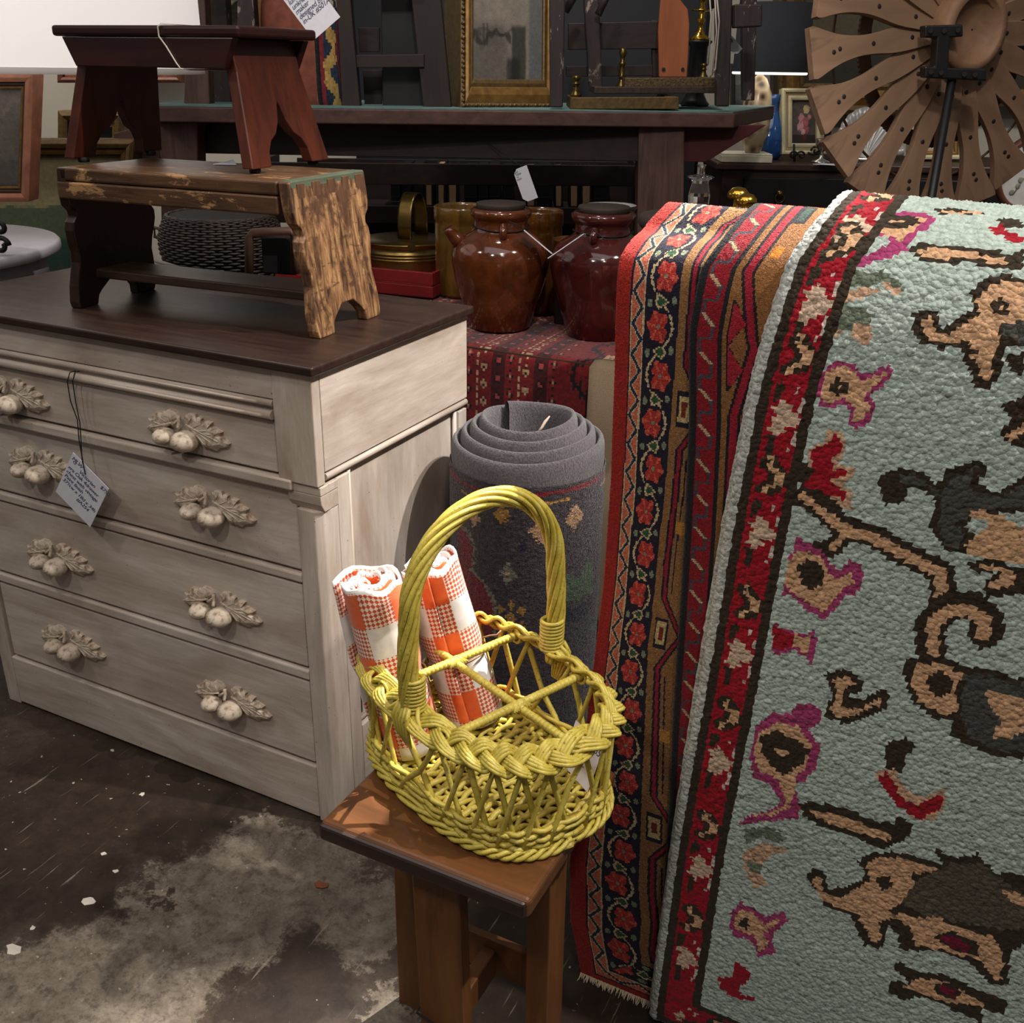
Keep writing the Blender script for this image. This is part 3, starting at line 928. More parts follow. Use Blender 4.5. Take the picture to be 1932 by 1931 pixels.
# motifs of the pale rug in millimetres from its left border and its hem: colour, line width (0 = filled), points
AQUA_FIELD = [
 ('I', 0, [30,1131,34,1155,79,1161,96,1154,99,1137,91,1131,88,1112,94,1107,73,1093,49,1079,46,1086,62,1100,73,1113,64,1122,50,1122]),
 ('P', 0, [34,1133,40,1148,79,1154,90,1150,86,1137,80,1117,56,1124,40,1127]),
 ('K', 0, [35,1148,78,1153,86,1143,73,1131,49,1133]),
 ('P', 0, [49,1144,69,1146,71,1140,51,1139]),
 ('K', 0, [89,1170,106,1178,120,1174,145,1174,123,1165,97,1162]),
 ('P', 0, [95,1169,121,1171,139,1172,120,1167,99,1164]),
 ('K', 0, [94,1107,96,1117,125,1118,151,1118,185,1113,191,1120,203,1097,183,1095,152,1100,124,1095,103,1100]),
 ('P', 0, [100,1109,123,1113,154,1111,185,1106,184,1099,153,1106,122,1100,106,1103]),
 ('K', 0, [151,1161,167,1165,176,1158,179,1150,162,1147]),
 ('R', 0, [148,1148,158,1151,168,1142,183,1137,187,1128,172,1128,167,1135,154,1140]),
 ('K', 0, [126,1031,124,1044,133,1050,145,1048,154,1032,162,1040,170,1051,174,1056,168,1069,174,1084,189,1092,208,1089,221,1087,240,1029,217,1024,215,1012,221,998,215,981,202,979,195,992,185,1003,177,1016,160,1014,141,1016]),
 ('P', 0, [132,1034,137,1045,144,1039,148,1029,162,1029,171,1040,182,1050,176,1063,182,1079,199,1086,222,1084,234,1047,204,1043,207,1030,206,1013,213,990,204,989,198,1002,187,1011,193,1014,181,1024,162,1020,147,1021]),
 ('K', 0, [189,1062,195,1068,204,1064,207,1055,200,1050,192,1054]),
 ('P', 0, [196,1059,200,1061,202,1057,198,1056]),
 ('G', 0, [204,1043,233,1051,240,1029,210,1032]),
 ('K', 0, [216,1014,232,1019,239,996,229,1000]),
 ('S', 0, [48,1077,81,1083,102,1074,110,1063,101,1063,84,1072,77,1067,52,1064]),
 ('p', 0, [52,1057,75,1067,85,1063,70,1054,57,1048]),
 ('p', 0, [81,1075,110,1065,110,1063,97,1062]),
 ('S', 0, [49,1044,75,1045,88,1039,83,1026,63,1021,56,1015]),
 ('p', 0, [73,1027,88,1027,97,1011,86,1009,69,1017]),
 ('p', 0, [50,1017,63,1021,67,1017,54,1012]),
 ('I', 0, [55,967,59,980,66,988,83,988,98,978,111,990,121,991,122,977,114,964,108,957,116,948,115,930,102,921,93,926,93,939,85,946,72,938,59,942]),
 ('P', 0, [58,965,62,977,69,983,82,983,98,972,112,984,118,984,117,977,109,966,103,956,111,946,109,933,102,927,96,931,97,943,86,952,70,944,61,947]),
 ('K', 0, [68,962,71,972,77,970,85,969,88,962,85,956,78,954,70,956]),
 ('P', 0, [75,965,79,966,80,962,77,961]),
 ('p', 0, [57,889,74,903,74,915,86,919,98,907,98,894,93,886,96,879,110,881,112,870,101,861,113,855,118,834,102,833,95,841,70,839,60,847,69,868]),
 ('R', 0, [61,889,77,900,84,913,93,905,92,894,85,888,90,874,106,877,104,869,90,863,94,855,108,854,108,842,92,844,71,843,61,849,71,869]),
 ('K', 0, [48,881,72,870,62,850,53,853]),
 ('K', 13, [67,836,81,834,97,821,114,810,144,809,179,795,220,784,230,749,230,726]),
 ('K', 10, [118,805,107,783,95,780]),
 ('P', 6, [65,837,81,833,97,819,114,809,145,807,179,794,219,781,228,749,226,725]),
 ('P', 4, [118,804,107,784]),
 ('K', 7, [80,843,97,832]),
 ('I', 0, [62,730,64,755,68,789,81,784,100,777,112,764,122,759,127,776,140,772,147,756,141,732,131,733,122,708,113,697,93,703,75,715,63,714]),
 ('P', 0, [63,743,65,760,73,772,85,775,101,768,110,754,121,748,131,762,137,749,128,741,117,714,110,706,94,712,78,719,66,727]),
 ('K', 0, [75,752,82,765,95,764,104,753,103,737,94,729,82,735]),
 ('K', 0, [138,869,141,881,159,891,179,887,193,876,199,896,225,909,235,902,229,883,250,882,277,910,289,867,250,857,227,841,240,830,236,809,218,807,198,831,196,861,183,868,167,867,166,851,149,846]),
 ('G', 0, [153,876,168,884,186,876,200,868,206,889,225,903,222,879,252,876,280,901,287,872,247,861,220,839,232,828,229,814,217,814,204,836,201,862,184,874,164,872]),
 ('P', 0, [224,851,238,860,264,854,295,845,305,807,273,809,238,807,235,818,247,837,248,850,236,850]),
 ('K', 0, [240,797,262,809,307,800,312,782,293,774,268,766,261,780,272,797,253,789]),
 ('P', 0, [247,796,264,803,287,798,289,784,271,774,267,781,277,796,259,796]),
 ('K', 0, [229,966,255,987,272,929,249,929,234,940,242,953]),
 ('P', 0, [240,938,263,964,266,952,248,933]),
 ('K', 15, [232,681,222,721,234,745,256,754,276,741,276,721]),
 ('P', 7, [233,684,225,722,236,740,255,747,272,737,274,722]),
 ('K', 0, [208,654,209,674,232,686,268,681,291,686,316,681,336,694,361,594,315,583,289,589,272,592,271,611,249,610,225,624]),
 ('G', 0, [267,673,292,679,317,676,338,687,359,600,316,591,289,598,276,622]),
 ('P', 0, [217,648,220,671,244,677,267,672,262,653,273,625,258,616,233,624]),
 ('K', 0, [233,659,243,669,258,661,259,645,248,635,238,642]),
 ('P', 0, [291,660,306,660,344,660,349,640,328,610,311,605,314,629,299,642]),
 ('I', 0, [59,678,73,673,87,674,100,672,109,686,111,661,111,637,100,645,89,648,76,638,66,637]),
 ('P', 0, [86,671,99,667,106,676,106,660,106,644,98,650,88,652]),
 ('R', 0, [60,673,74,670,85,669,86,654,75,644,65,643]),
 ('K', 0, [127,628,148,641,172,631,172,616,160,610,174,606,188,627,201,626,200,607,181,584,159,570,136,573,141,605]),
 ('P', 0, [137,624,152,633,163,628,151,610,152,592,175,596,192,619,192,607,174,589,152,576,143,585,144,609]),
 ('K', 0, [150,618,158,617,160,608,153,605]),
 ('I', 0, [64,535,78,558,100,565,104,578,120,585,135,579,133,562,123,551,141,533,143,506,133,479,121,468,131,446,135,424,104,405,69,387,70,400,101,422,113,439,95,458,73,461,63,491]),
 ('P', 0, [69,529,86,547,111,551,132,530,132,501,121,479,123,443,118,433,102,469,78,474,67,496]),
 ('K', 0, [70,523,88,535,112,533,129,522,126,502,107,477,91,486,76,499]),
 ('P', 0, [90,511,107,511,105,503,93,505]),
 ('P', 0, [71,400,102,420,117,437,125,434,103,414]),
 ('K', 0, [130,442,149,454,189,455,221,453,239,457,242,470,260,464,257,437,234,416,199,420,168,419,142,427]),
 ('P', 0, [143,440,186,445,223,440,242,442,238,427,203,428,166,428]),
 ('K', 0, [210,554,213,563,228,576,240,568,233,551,232,530,216,528]),
 ('p', 0, [204,521,226,531,242,507,264,505,279,525,287,507,279,476,258,472,231,487]),
 ('R', 0, [210,512,217,524,227,515,239,495,259,492,271,508,280,513,280,492,265,473,240,481]),
 ('S', 0, [74,382,105,398,126,387,116,375,96,379,78,359]),
 ('p', 0, [77,343,101,369,137,374,113,356,101,329,115,307,100,296,84,322]),
 ('S', 0, [85,334,106,339,106,319,87,323]),
 ('K', 0, [158,342,165,355,179,356,187,331,205,344,226,368,212,385,222,404,258,420,301,420,286,441,309,434,331,451,355,433,374,441,399,441,418,363,395,333,403,283,384,277,355,297,318,294,284,277,277,298,264,308,265,272,243,265,218,306,189,304]),
 ('P', 0, [166,338,175,348,182,325,201,322,219,346,232,367,220,385,231,401,259,413,303,412,274,394,281,362,260,329,293,333,307,344,352,338,371,344,388,329,395,287,385,285,367,304,328,299,298,293,288,315,267,321,253,307,261,279,250,277,226,310,206,308,181,313]),
 ('D', 0, [281,389,310,427,338,440,359,427,406,412,413,383,388,360,329,345,292,340,270,348]),
 ('P', 0, [366,412,380,415,406,412,409,399,384,399]),
 ('K', 0, [236,369,250,380,256,366,246,357]),
 ('K', 0, [314,314,332,331,364,325,365,309,338,304]),
 ('M', 0, [320,315,333,325,356,320,355,311,338,308]),
 ('I', 0, [76,244,88,267,111,261,122,257,141,275,148,261,132,233,141,207,122,188,108,212,82,208]),
 ('P', 0, [80,237,91,258,110,252,122,245,138,264,136,253,124,231,131,211,122,200,111,220,86,219]),
 ('K', 0, [89,239,97,246,104,236,99,226,90,227]),
 ('R', 0, [76,131,92,139,95,168,115,160,115,146,104,127,108,116,127,121,126,111,96,109,78,113]),
 ('K', 0, [281,211,284,229,303,235,280,248,287,260,308,254,340,266,374,260,406,261,406,237,385,234,392,213,355,218,321,220,298,203]),
 ('P', 0, [297,226,312,248,342,255,374,248,389,240,368,233,343,223,314,224]),
 ('K', 0, [327,245,347,256,360,247,354,234,336,230]),
 ('M', 0, [332,246,351,250,354,238,338,235])]
AQUA_BORDER = [
 ('K', 0, [11,87,17,92,28,94,35,86,41,79,49,67,45,62,41,53,29,46,19,46,10,52,12,56,22,62,24,69,17,75,12,79]),
 ('P', 0, [19,91,25,90,29,87,26,79,40,76,40,67,42,60,27,56,27,48,21,47,18,57,27,58,31,64,32,70,23,76,17,83,23,86]),
 ('K', 0, [12,35,19,40,23,34,20,20,13,15,11,23]),
 ('K', 0, [13,-20,21,-18,25,-25,23,-43,16,-47,16,-31]),
 ('W', 0, [12,14,18,12,20,16,24,21,28,16,34,15,35,9,42,5,50,-3,42,-5,40,-10,32,-10,34,-17,27,-17,27,-24,22,-20,13,-15,17,-8,14,-4,20,3,14,7]),
 ('w', 0, [41,26,47,24,46,18,50,14,48,8,42,10,41,17]),
 ('w', 0, [42,-11,48,-15,45,-20,49,-27,46,-32,41,-29,43,-22,40,-17]),
 ('w', 0, [36,-32,41,-31,42,-37,37,-38]),
 ('w', 0, [33,34,38,35,39,29,34,28])]
AQUA_STARS = [1130, 1044, 921, 785, 625, 471, 300, 142]


PAL = {'K': lin((52, 42, 30)), 'P': lin((202, 160, 122)), 'I': lin((158, 60, 104)), 'R': lin((152, 18, 34)), 'G': lin((72, 72, 66)),
       'S': lin((106, 116, 98)), 'p': lin((196, 158, 128)), 'W': lin((198, 172, 148)), 'w': lin((196, 180, 168)), 'M': lin((110, 16, 46)), 'D': lin((84, 76, 62)), 'A': lin((172, 186, 176))}


def put(C, lst, U, V, v0=0):
    for c, wd, p in lst:
        q = np.array(p, float).reshape(-1, 2) / 1000
        q[:, 1] += v0
        m = inside(q, U, V) if wd == 0 else near_line(q, U, V) < wd / 1000
        C[m] = PAL[c]


def aqua_col(U, V):
    U = np.where(U > .44, .88 - U, U)                  # the field repeats mirrored on the far half
    C = np.empty(U.shape + (3,))
    C[:] = PAL['A']
    rows = np.random.default_rng(5).normal(0, .045, U.shape[0])
    C *= (1 + rows)[:, None, None]
    put(C, AQUA_FIELD, U, V)
    # border along the side and along the hem, mitred
    hem = V - .012
    d = np.minimum(U, hem)
    side = U <= hem
    C[d < .058] = PAL['K']
    C[(d < .0468) & (d > .0086)] = PAL['R']
    B = np.zeros(U.shape + (3,))
    B[:] = -1
    put_ = [b for b in AQUA_BORDER]
    for s in AQUA_STARS:
        put(B, put_, U, V, s / 1000)
    for k in range(5):                                   # the same band runs on along the hem
        put(B, put_, np.where(side, 9, hem), np.where(side, 9, U), .02 + .165 * k)
    m = (B[..., 0] >= 0) & (d < .0468) & (d > .0086)
    C[m] = B[m]
    C[d < -.003] = lin((176, 178, 172))
    return C


def wave(t, lo, hi):
    t = t % 1
    return lo + (hi - lo) * (1 - np.abs(2 * t - 1))


def pers_col(U, V):
    cream, navy, ink, red, coral, light, salmon = (lin(c) for c in ((204, 180, 138), (28, 44, 66), (26, 20, 40), (158, 34, 24), (178, 50, 44), (206, 92, 72), (204, 108, 84)))
    tan, green, sage = lin((146, 104, 62)), lin((48, 86, 58)), lin((128, 138, 112))
    U = U / np.interp(V, [.0, .044, .138, .367, .578, .7, .937, 1.03, 1.3], [1.5, 1.55, 1.62, 1.3, 1.03, 1.0, 1.08, 1.12, 1.12])
    hem = V - .006 + .0125
    side = U <= hem
    d = np.where(side, U, hem)
    a = np.where(side, V, U + .03)
    C = np.empty(U.shape + (3,))
    C[:] = tan
    C[d < .0686] = ink
    C[d < .0174] = red
    z = (d > .0188) & (d < .0328)
    C[z] = cream
    s = (d - .0188) / .014
    wv = wave((a - .920) / .0367, .16, .86)
    left = z & (s < wv - .22) & (s > .06)
    right = z & (s > wv + .22) & (s < .94)
    C[left | right] = salmon
    C[z & (np.abs(s - wv) < .125)] = navy
    C[(d > .0328) & (d < .0336)] = cream
    # flower band
    f = (d >= .0355) & (d < .0678)
    p = .0575
    k = np.floor((a - .935) / p + .5)
    sg = np.where(k % 2 == 0, 1, -1)
    y = a - .935 - k * p
    x = d - .0518
    vine = -sg * .0128 * np.cos(PI * y / p)
    C[f & (np.abs(x - vine) < .0014 + .0006 * np.cos(a * 900))] = cream
    # leaf at each crossing, little sprays in the corners
    y2 = np.where(y > 0, y - p / 2, y + p / 2)
    lf = (np.abs(x + y2 * sg * .4) / .0062 + np.abs(y2) / .0075)
    C[f & (lf < 1.25)] = cream
    C[f & (lf < .85)] = green
    for ox in (-1, 1):
        sp = np.hypot((x - ox * .0128) / .8, y2 * .7 - ox * .002)
        C[f & (sp < .0034)] = sage
    xx = x - sg * .0022
    r = np.hypot(xx / .0124, y / .0185)
    th = np.arctan2(y / .0185, xx / .0124)
    pet = .93 + .10 * np.cos(6 * th + .6) - .55 * np.exp(-((np.abs(th) - np.where(sg > 0, PI, 0)) / .28) ** 2)
    C[f & (r < pet + .22)] = ink
    fl = f & (r < pet)
    C[fl] = coral
    C[fl & (np.cos(6 * th + .6) * (r > .3) + .3 * np.sin(r * 22) > .55)] = light
    C[f & (r < .15)] = sage
    # tan field with a red and black outline and small blocks
    t = d > .0686
    q = (a - .30) % .30 / .30
    cx = .0855 - .006 * np.clip((np.abs(q - .5) - .36) / .05, -1, 1) * (1)
    cx = np.where(np.abs(q - .5) < .33, .0835, .0835 + (np.abs(q - .5) - .33) * .16)
    C[t & (np.abs(d - cx) < .0046)] = ink
    C[t & (np.abs(d - cx) < .0020)] = lin((150, 26, 40))
    C[t & (np.abs(d - cx - .0095) < .0009) & (np.abs(q - .5) < .3)] = ink
    blk = t & (np.abs((q + .5) % 1 - .5) < .075) & (np.abs(d - .0845) < .0085)
    C[blk] = ink
    kk = np.floor((a - .15) / .30)
    C[blk & (np.abs((q + .5) % 1 - .5) < .055) & (np.abs(d - .0845) < .0062)] = lin((196, 172, 118))
    C[blk & (np.abs((q + .5) % 1 - .5) < .03) & (np.abs(d - .0845) < .003)] = lin((120, 40, 30))
    b2 = t & (np.abs(q - .5) < .03) & (np.abs(d - .094) < .006)
    C[b2] = lin((186, 130, 50))
    C[t & (d < .0705)] = ink
    return C


def third_col(U, V):
    red, black, tan, grey, cream = lin((138, 14, 28)), lin((26, 22, 26)), lin((138, 92, 50)), lin((70, 66, 74)), lin((196, 158, 118))
    C = np.empty(U.shape + (3,))
    C[:] = tan
    C[U < .0297] = black
    C[(U > 0) & (U < .0245)] = red
    s = U / .0245
    t = ((V - .887) / .0425) % 1                         # grows upward within one hook
    r = (U > 0) & (U < .0245)
    L = .17 + 0 * t
    Rr = .70 + 0 * t
    ln = .055
    diag = .70 - (t - .48) / .27 * .5
    C[r & (np.abs(s - Rr) < ln) & (t > .12) & (t < .50)] = grey
    C[r & (np.abs(t - .12) < .035) & (s > .17) & (s < .74)] = grey
    C[r & (np.abs(s - L) < ln) & ((t > .74) | (t < .13))] = grey
    dm = r & (np.abs(s - diag) < .17) & (t > .45) & (t < .80)
    C[dm] = grey
    C[r & (np.abs(s - diag) < .105) & (t > .47) & (t < .78)] = cream
    f = U > .0297
    q = ((V - .93) / .36) % 1
    k = np.abs(q - .5)
    cx = np.where(k < .28, .044, .044 + (k - .28) * .10)
    C[f & (np.abs(U - cx) < .0075)] = black
    C[f & (np.abs(U - cx) < .0042)] = lin((150, 24, 42))
    tri = f & (k > .36) & (U - .034 < (.5 - np.abs(k - .43) * 6) * .04) & (U > .034)
    C[tri] = black
    C[f & (k > .375) & (U - .0365 < (.5 - np.abs(k - .43) * 7.2) * .034) & (U > .0365)] = lin((160, 30, 46))
    C[f & (k < .07) & (np.abs(U - .058) < .007)] = black
    C[f & (k < .05) & (np.abs(U - .058) < .0045)] = lin((40, 66, 56))
    C[f & (np.abs(q - .30) < .02) & (np.abs(U - .06) < .005)] = lin((208, 120, 30))
    return C


wl = NT('loop_wool')
_at = wl.n('ShaderNodeAttribute', attribute_name='wool')
_v = wl.coords('Object', (1, 1, 1.15))
_vo = wl.n('ShaderNodeTexVoronoi', feature='F1')
_vo.inputs['Scale'].default_value = 185
wl.l(_v, _vo.inputs['Vector'])
_f = wl.noise(_v, 700, 3, .6)
wl.col(wl.mix(1.0, _at.outputs['Color'], wl.ramp(_f, [(.3, .86), (.7, 1.1)]), 'MULTIPLY'))
_d = wl.math('MULTIPLY', _vo.outputs['Distance'], _vo.outputs['Distance'])
wl.bump(wl.math('SUBTRACT', wl.math('MULTIPLY', _f, .06), _d), .55, .004)
wool_loop = wl.set(.9, 0, Sheen_Weight=.1, Specular_IOR_Level=.2)
wool_fine = wool('knotted_wool', 600, .5)
wool_grey = wool('grey_wool', 420, .6, .25)
PR = empty('persian_rug', (.52, -.05, 0), 0, 'rug with bright red selvage and zigzag and flower border, hung leftmost of the draped rugs', 'rug', 'rugs draped over the rail')
TR = empty('persian_rug', (.64, -.08, 0), 0, 'rug with black selvage and narrow crimson hook border, hung between the two other rugs', 'rug', 'rugs draped over the rail')
AR = empty('persian_rug', (.66, -.11, 0), 0, 'thick pale aqua rug with crimson border and dark animal motifs, hung at the front right', 'rug', 'rugs draped over the rail')


def shift(o, root):
    o.matrix_parent_inverse = Matrix.Translation(-Vector(root.location))
    return o


shift(knots('pile', PERS, 0, .20, .0, PERS.L, .00145, .0021, pers_col, .0011, wool_fine, PR, .003, .0002, 4, .13, .0012), PR)
shift(knots('pile', THIRD, -.0115, .20, .0, THIRD.L, .0017, .0021, third_col, .0011, wool_fine, TR, .006, .0002, 5, .13, .001), TR)
shift(knots('pile', AQUA, -.0175, .895, .0, AQUA.L, .0037, .0040, aqua_col, .0012, wool_loop, AR, .010, .0007, 6, .07, .002), AR)
# folded-under layer of the thick rug, its pale edge showing beside the face
AQ2 = drape([(-.104, .012), (-.096, .4), (-.087, .85), (-.078, .98), (-.068, 1.045), (-.046, 1.096), (-.01, 1.128), (.05, 1.130), (.09, 1.10), (.105, 1.0), (.108, .5)],
            [(0, .640), (.32, .647), (.57, .657), (.79, .668), (.97, .681), (1.09, .699), (1.16, .731)], .18)
shift(knots('under_layer', AQ2, -.0215, .89, .0, AQ2.L, .006, .0055, lambda U, V: np.tile(lin((172, 174, 168)), U.shape + (1,)), .0022, wool_loop, AR, .010, .0006, 8, .07), AR)
# fringe of the red-edged rug
rng = random.Random(3)
m = MB()
for i in range(150):
    u = .002 + i * .00125
    p = PERS(np.array(u), np.array(.002))
    L = .016 + rng.uniform(-.004, .005)
    q = Vector((p[0] + rng.uniform(-.003, .003), p[1] - .004 + rng.uniform(-.008, .002), max(.001, p[2] - L)))
    m.tube([Vector(p), Vector(p).lerp(q, .5) + Vector((rng.uniform(-.001, .001), -.002, 0)), q], [.0009, .0008, .0004], 4, cap=False)
fr = m.build('fringe', plain('cream_fringe', srgb(196, 178, 150), .9), PR)
shift(fr, PR)
tag(fr, kind='stuff')
# rail that carries the rugs
RK = empty('rug_rail', (.9, .03, 0), 0, 'plain dark wooden rail stand that the draped rugs hang over', 'rack')
rail = wood('rail_wood', srgb(60, 42, 30), srgb(84, 60, 42), 'x', .6)
MB().tube([(-.32, 0, 1.06), (.76, 0, 1.06)], .03, 14).build('rail', rail, RK)
for x in (-.25, .7):
    MB().box(x - .02, x + .02, -.02, .02, .0, 1.04).build('post', rail, RK, .003)
    MB().box(x - .02, x + .02, -.025, .05, 0, .03).build('foot', rail, RK, .003)

# ------------------------------------------------------------------ rolled grey rug standing on end
RC = atz(1000, 846, .645)
RX, RY, RH = RC.x, RC.y, .645
RR = empty('rolled_rug', (RX, RY, 0), 0, 'charcoal grey pile rug rolled up and standing on end behind the yellow basket', 'rug')
TURN, R0, R1 = 4.15, .078, .146
th0 = R(100)
rows, ncol = [], 4 * 150


def spiral(t):                                           # t in turns from the outside end inwards
    return R1 - (R1 - R0) * t / TURN


sect = [(-.46, -.60), (-.48, -.03), (-.47, -.009), (-.40, .0005), (-.28, .0070), (-.12, .0105), (0, .0112), (.12, .0105), (.28, .0070), (.40, .0005), (.47, -.009), (.48, -.03), (.46, -.60)]
N_ = int(TURN * 110)
P = []
tw = (R1 - R0) / TURN * 1.0
for i in range(N_ + 1):
    t = TURN * i / N_
    a = th0 + 2 * PI * t
    r = spiral(t) - tw / 2
    top = RH + .058 * (t / TURN) ** .8 + .004 * math.sin(a * 2 + 1)
    P.append([Vector(((r - s * tw) * math.cos(a), (r - s * tw) * math.sin(a), max(.002, top + dz if dz > -.3 else .002))) for s, dz in sect])
gm = NT('grey_fleece')
_v = gm.coords()
_n = gm.noise(_v, 260, 5, .7)
gm.col(gm.ramp(_n, [(.3, srgb(44, 39, 43)), (.7, srgb(104, 98, 103))]))
gm.bump(_n, .9, .006)
gm = gm.set(.95, 0, Sheen_Weight=.4, Specular_IOR_Level=.1)
MB().grid(P).build('rolled_edge', gm, RR)
ROLL_ART = []


def roll_col(A, Z):
    base, red, peach, green, navy, ochre, greyb = (lin(c) for c in ((58, 50, 56), (112, 16, 30), (168, 132, 100), (66, 88, 66), (22, 22, 44), (150, 112, 50), (110, 110, 96)))
    C = np.empty(A.shape + (3,))
    C[:] = base
    rr = np.random.default_rng(2).normal(0, 1, A.shape)
    X = (A - R(298)) * R1                                # metres round the roll from the side facing the shop floor
    for x, z, w, c in ROLL_MARKS:
        m = (np.abs(X - x) / w + np.abs(Z - z) / (w * 1.15) + .12 * rr) < 1
        C[m] = {'p': peach, 'g': green, 'n': navy, 'o': ochre, 's': greyb}[c]
        C[m & (np.abs(X - x) + np.abs(Z - z) < w * .22)] = {'p': ochre, 'g': navy, 'n': base, 'o': peach, 's': peach}[c]
    for c, pts in ROLL_POLY:
        C[inside(np.array(pts), X + .0025 * rr, Z)] = {'r': red, 'g': green, 'n': navy, 'b': base, 'p': peach, 's': greyb}[c]
    C[np.abs(Z - .612 - .004 * np.sin(X * 14)) < .0038] = red
    C[np.abs(Z - .595 - .004 * np.sin(X * 14)) < .0028 * (np.sin(X * 40) > .2)] = ochre
    return C


ROLL_MARKS = [(-.115, .555, .017, 'p'), (-.055, .572, .016, 'o'), (.02, .548, .026, 'p'), (.085, .562, .022, 'p'), (.045, .49, .017, 'p'), (-.042, .462, .018, 's'), (-.035, .375, .012, 'o'),
              (-.055, .39, .009, 'o'), (-.015, .39, .009, 'o'), (-.055, .36, .009, 'o'), (-.015, .36, .009, 'o'), (-.035, .402, .008, 'o'), (-.035, .348, .008, 'o')]
ROLL_POLY = [('s', [(-.16, .53), (-.125, .525), (-.11, .49), (-.115, .45), (-.085, .435), (-.062, .40), (-.062, .33), (-.17, .33)]),
             ('r', [(-.16, .52), (-.13, .518), (-.117, .49), (-.122, .446), (-.09, .43), (-.069, .395), (-.069, .33), (-.17, .33)]),
             ('n', [(.035, .44), (.05, .43), (.055, .40), (.09, .38), (.13, .385), (.15, .40), (.15, .36), (.10, .35), (.06, .365), (.035, .40)]),
             ('g', [(.05, .46), (.08, .455), (.10, .44), (.13, .47), (.15, .44), (.15, .39), (.12, .40), (.10, .39), (.06, .41)]),
             ('n', [(-.02, .53), (-.01, .53), (-.012, .505), (-.022, .505)])]
nu, nv = 210, 200
A_ = np.linspace(th0, th0 + 2 * PI, nu + 1)[None].repeat(nv + 1, 0)
Z_ = np.linspace(.002, RH - .018, nv + 1)[:, None].repeat(nu + 1, 1)
rad = R1 - (R1 - R0) * (A_ - th0) / (2 * PI) / TURN + .0012
P_ = np.stack([rad * np.cos(A_), rad * np.sin(A_), Z_], -1)
Ac, Zc = (A_[:-1, :-1] + A_[1:, 1:]) / 2, (Z_[:-1, :-1] + Z_[1:, 1:]) / 2
Nn = np.stack([np.cos(Ac), np.sin(Ac), 0 * Ac], -1)
knot_mesh('pile', P_, Nn, roll_col(Ac, Zc), .0018, wool_grey, RR, .0004, 11, .22)
MB().tube([(.02, -.012, RH + .036), (.026, -.008, RH + .046), (.028, .0, RH + .054), (.034, .006, RH + .064)], [.0025, .0025, .003, .0012], 5).build('tie_end', plain('cotton_tie', srgb(190, 170, 155), .9), RR)


# ------------------------------------------------------------------ yellow wicker bottle basket
def wicker():
    m = NT('yellow_wicker')
    v = m.coords()
    n = m.noise(v, 38, 5, .65)
    f = m.noise(v, 300, 4, .7)
    c = m.ramp(n, [(.3, srgb(176, 156, 60)), (.55, srgb(200, 182, 80)), (.75, srgb(216, 202, 112))])
    c = m.mix(m.ramp(f, [(.56, 0), (.7, .8)]), c, srgb(88, 66, 30))
    c = m.mix(m.ramp(m.noise(v, 20, 6, .75), [(.60, 0), (.68, .6)]), c, srgb(132, 108, 44))
    m.col(c)
    m.bump(f, .15, .001)
    return m.set(.42, 0)


wk = wicker()
BA = R(-23.3)
B = empty('wicker_basket', (.4245, -.243, SZ + .001), BA, 'yellow painted wicker bottle basket with six cells and a tall twisted handle', 'basket')
BM = Matrix.Translation((.4245, -.243, SZ + .001)) @ Matrix.Rotation(BA, 4, 'Z')
RA, RB, QA, QB, HR = .164, .109, .161, .106, .128        # rim half sizes, base half sizes, rim height
brng = random.Random(12)


def sup(a, A, Bq, e=.72):
    c, s_ = math.cos(a), math.sin(a)
    return (A * math.copysign(abs(c) ** e, c), Bq * math.copysign(abs(s_) ** e, s_))


def ring(z, grow=0):
    k = z / HR
    return QA + (RA - QA) * k + grow, QB + (RB - QB) * k + grow


# woven bottom
stakes, weave = MB(), MB()
for j in range(9):
    y = -.092 + j * .023
    xm = QA * (max(0, 1 - (abs(y) / QB) ** 2.8)) ** (1 / 2.8)
    stakes.tube([(-xm, y, .006), (xm, y, .006)], .0030, 6)
stakes.build('base_stakes', wk, B)
for i in range(37):
    x = -.153 + i * .0084
    ym = QB * (max(0, 1 - (abs(x) / QA) ** 2.8)) ** (1 / 2.8) + .001
    n = 29
    m = MB()
    m.tube([(x + .0018 * math.sin(k * 1.9 + i), -ym + 2 * ym * k / (n - 1), .0068 + .0040 * math.cos((-ym + 2 * ym * k / (n - 1)) / .023 * PI + PI * (i % 2))) for k in range(n)], .0036 + brng.uniform(-.0004, .0005), 6)
    m.build('base_strand', wk, B)
# woven foot band
for r_ in range(7):
    m = MB()
    z = .0035 + .0052 * r_
    A_, B_ = ring(z, .001 - .0008 * (r_ % 2))
    n = 132
    pts = []
    for k in range(n):
        a = 2 * PI * k / n
        x, y = sup(a, A_, B_)
        o = .0032 * math.cos(a * 22 + PI * (r_ % 2)) + brng.uniform(-.0006, .0006)
        d = Vector((x, y, 0)).normalized()
        pts.append(Vector((x, y, z + .0014 * math.sin(a * 11 + r_ * 2))) + d * o)
    m.tube(pts, .0033, 6, closed=True)
    m.build('foot_strand', wk, B)
m = MB()
for ph in range(3):                                      # rolled bottom border
    n = 200
    pts = []
    for k in range(n):
        a = 2 * PI * k / n
        x, y = sup(a, QA + .006, QB + .006)
        d = Vector((x, y, 0)).normalized()
        t = a * 16 + ph * 2 * PI / 3
        pts.append(Vector((x, y, .0062 + .0042 * math.sin(t))) + d * (.0042 * math.cos(t)))
    m = MB().tube(pts, .0030, 6, closed=True)
    m.build('foot_border_strand', wk, B)
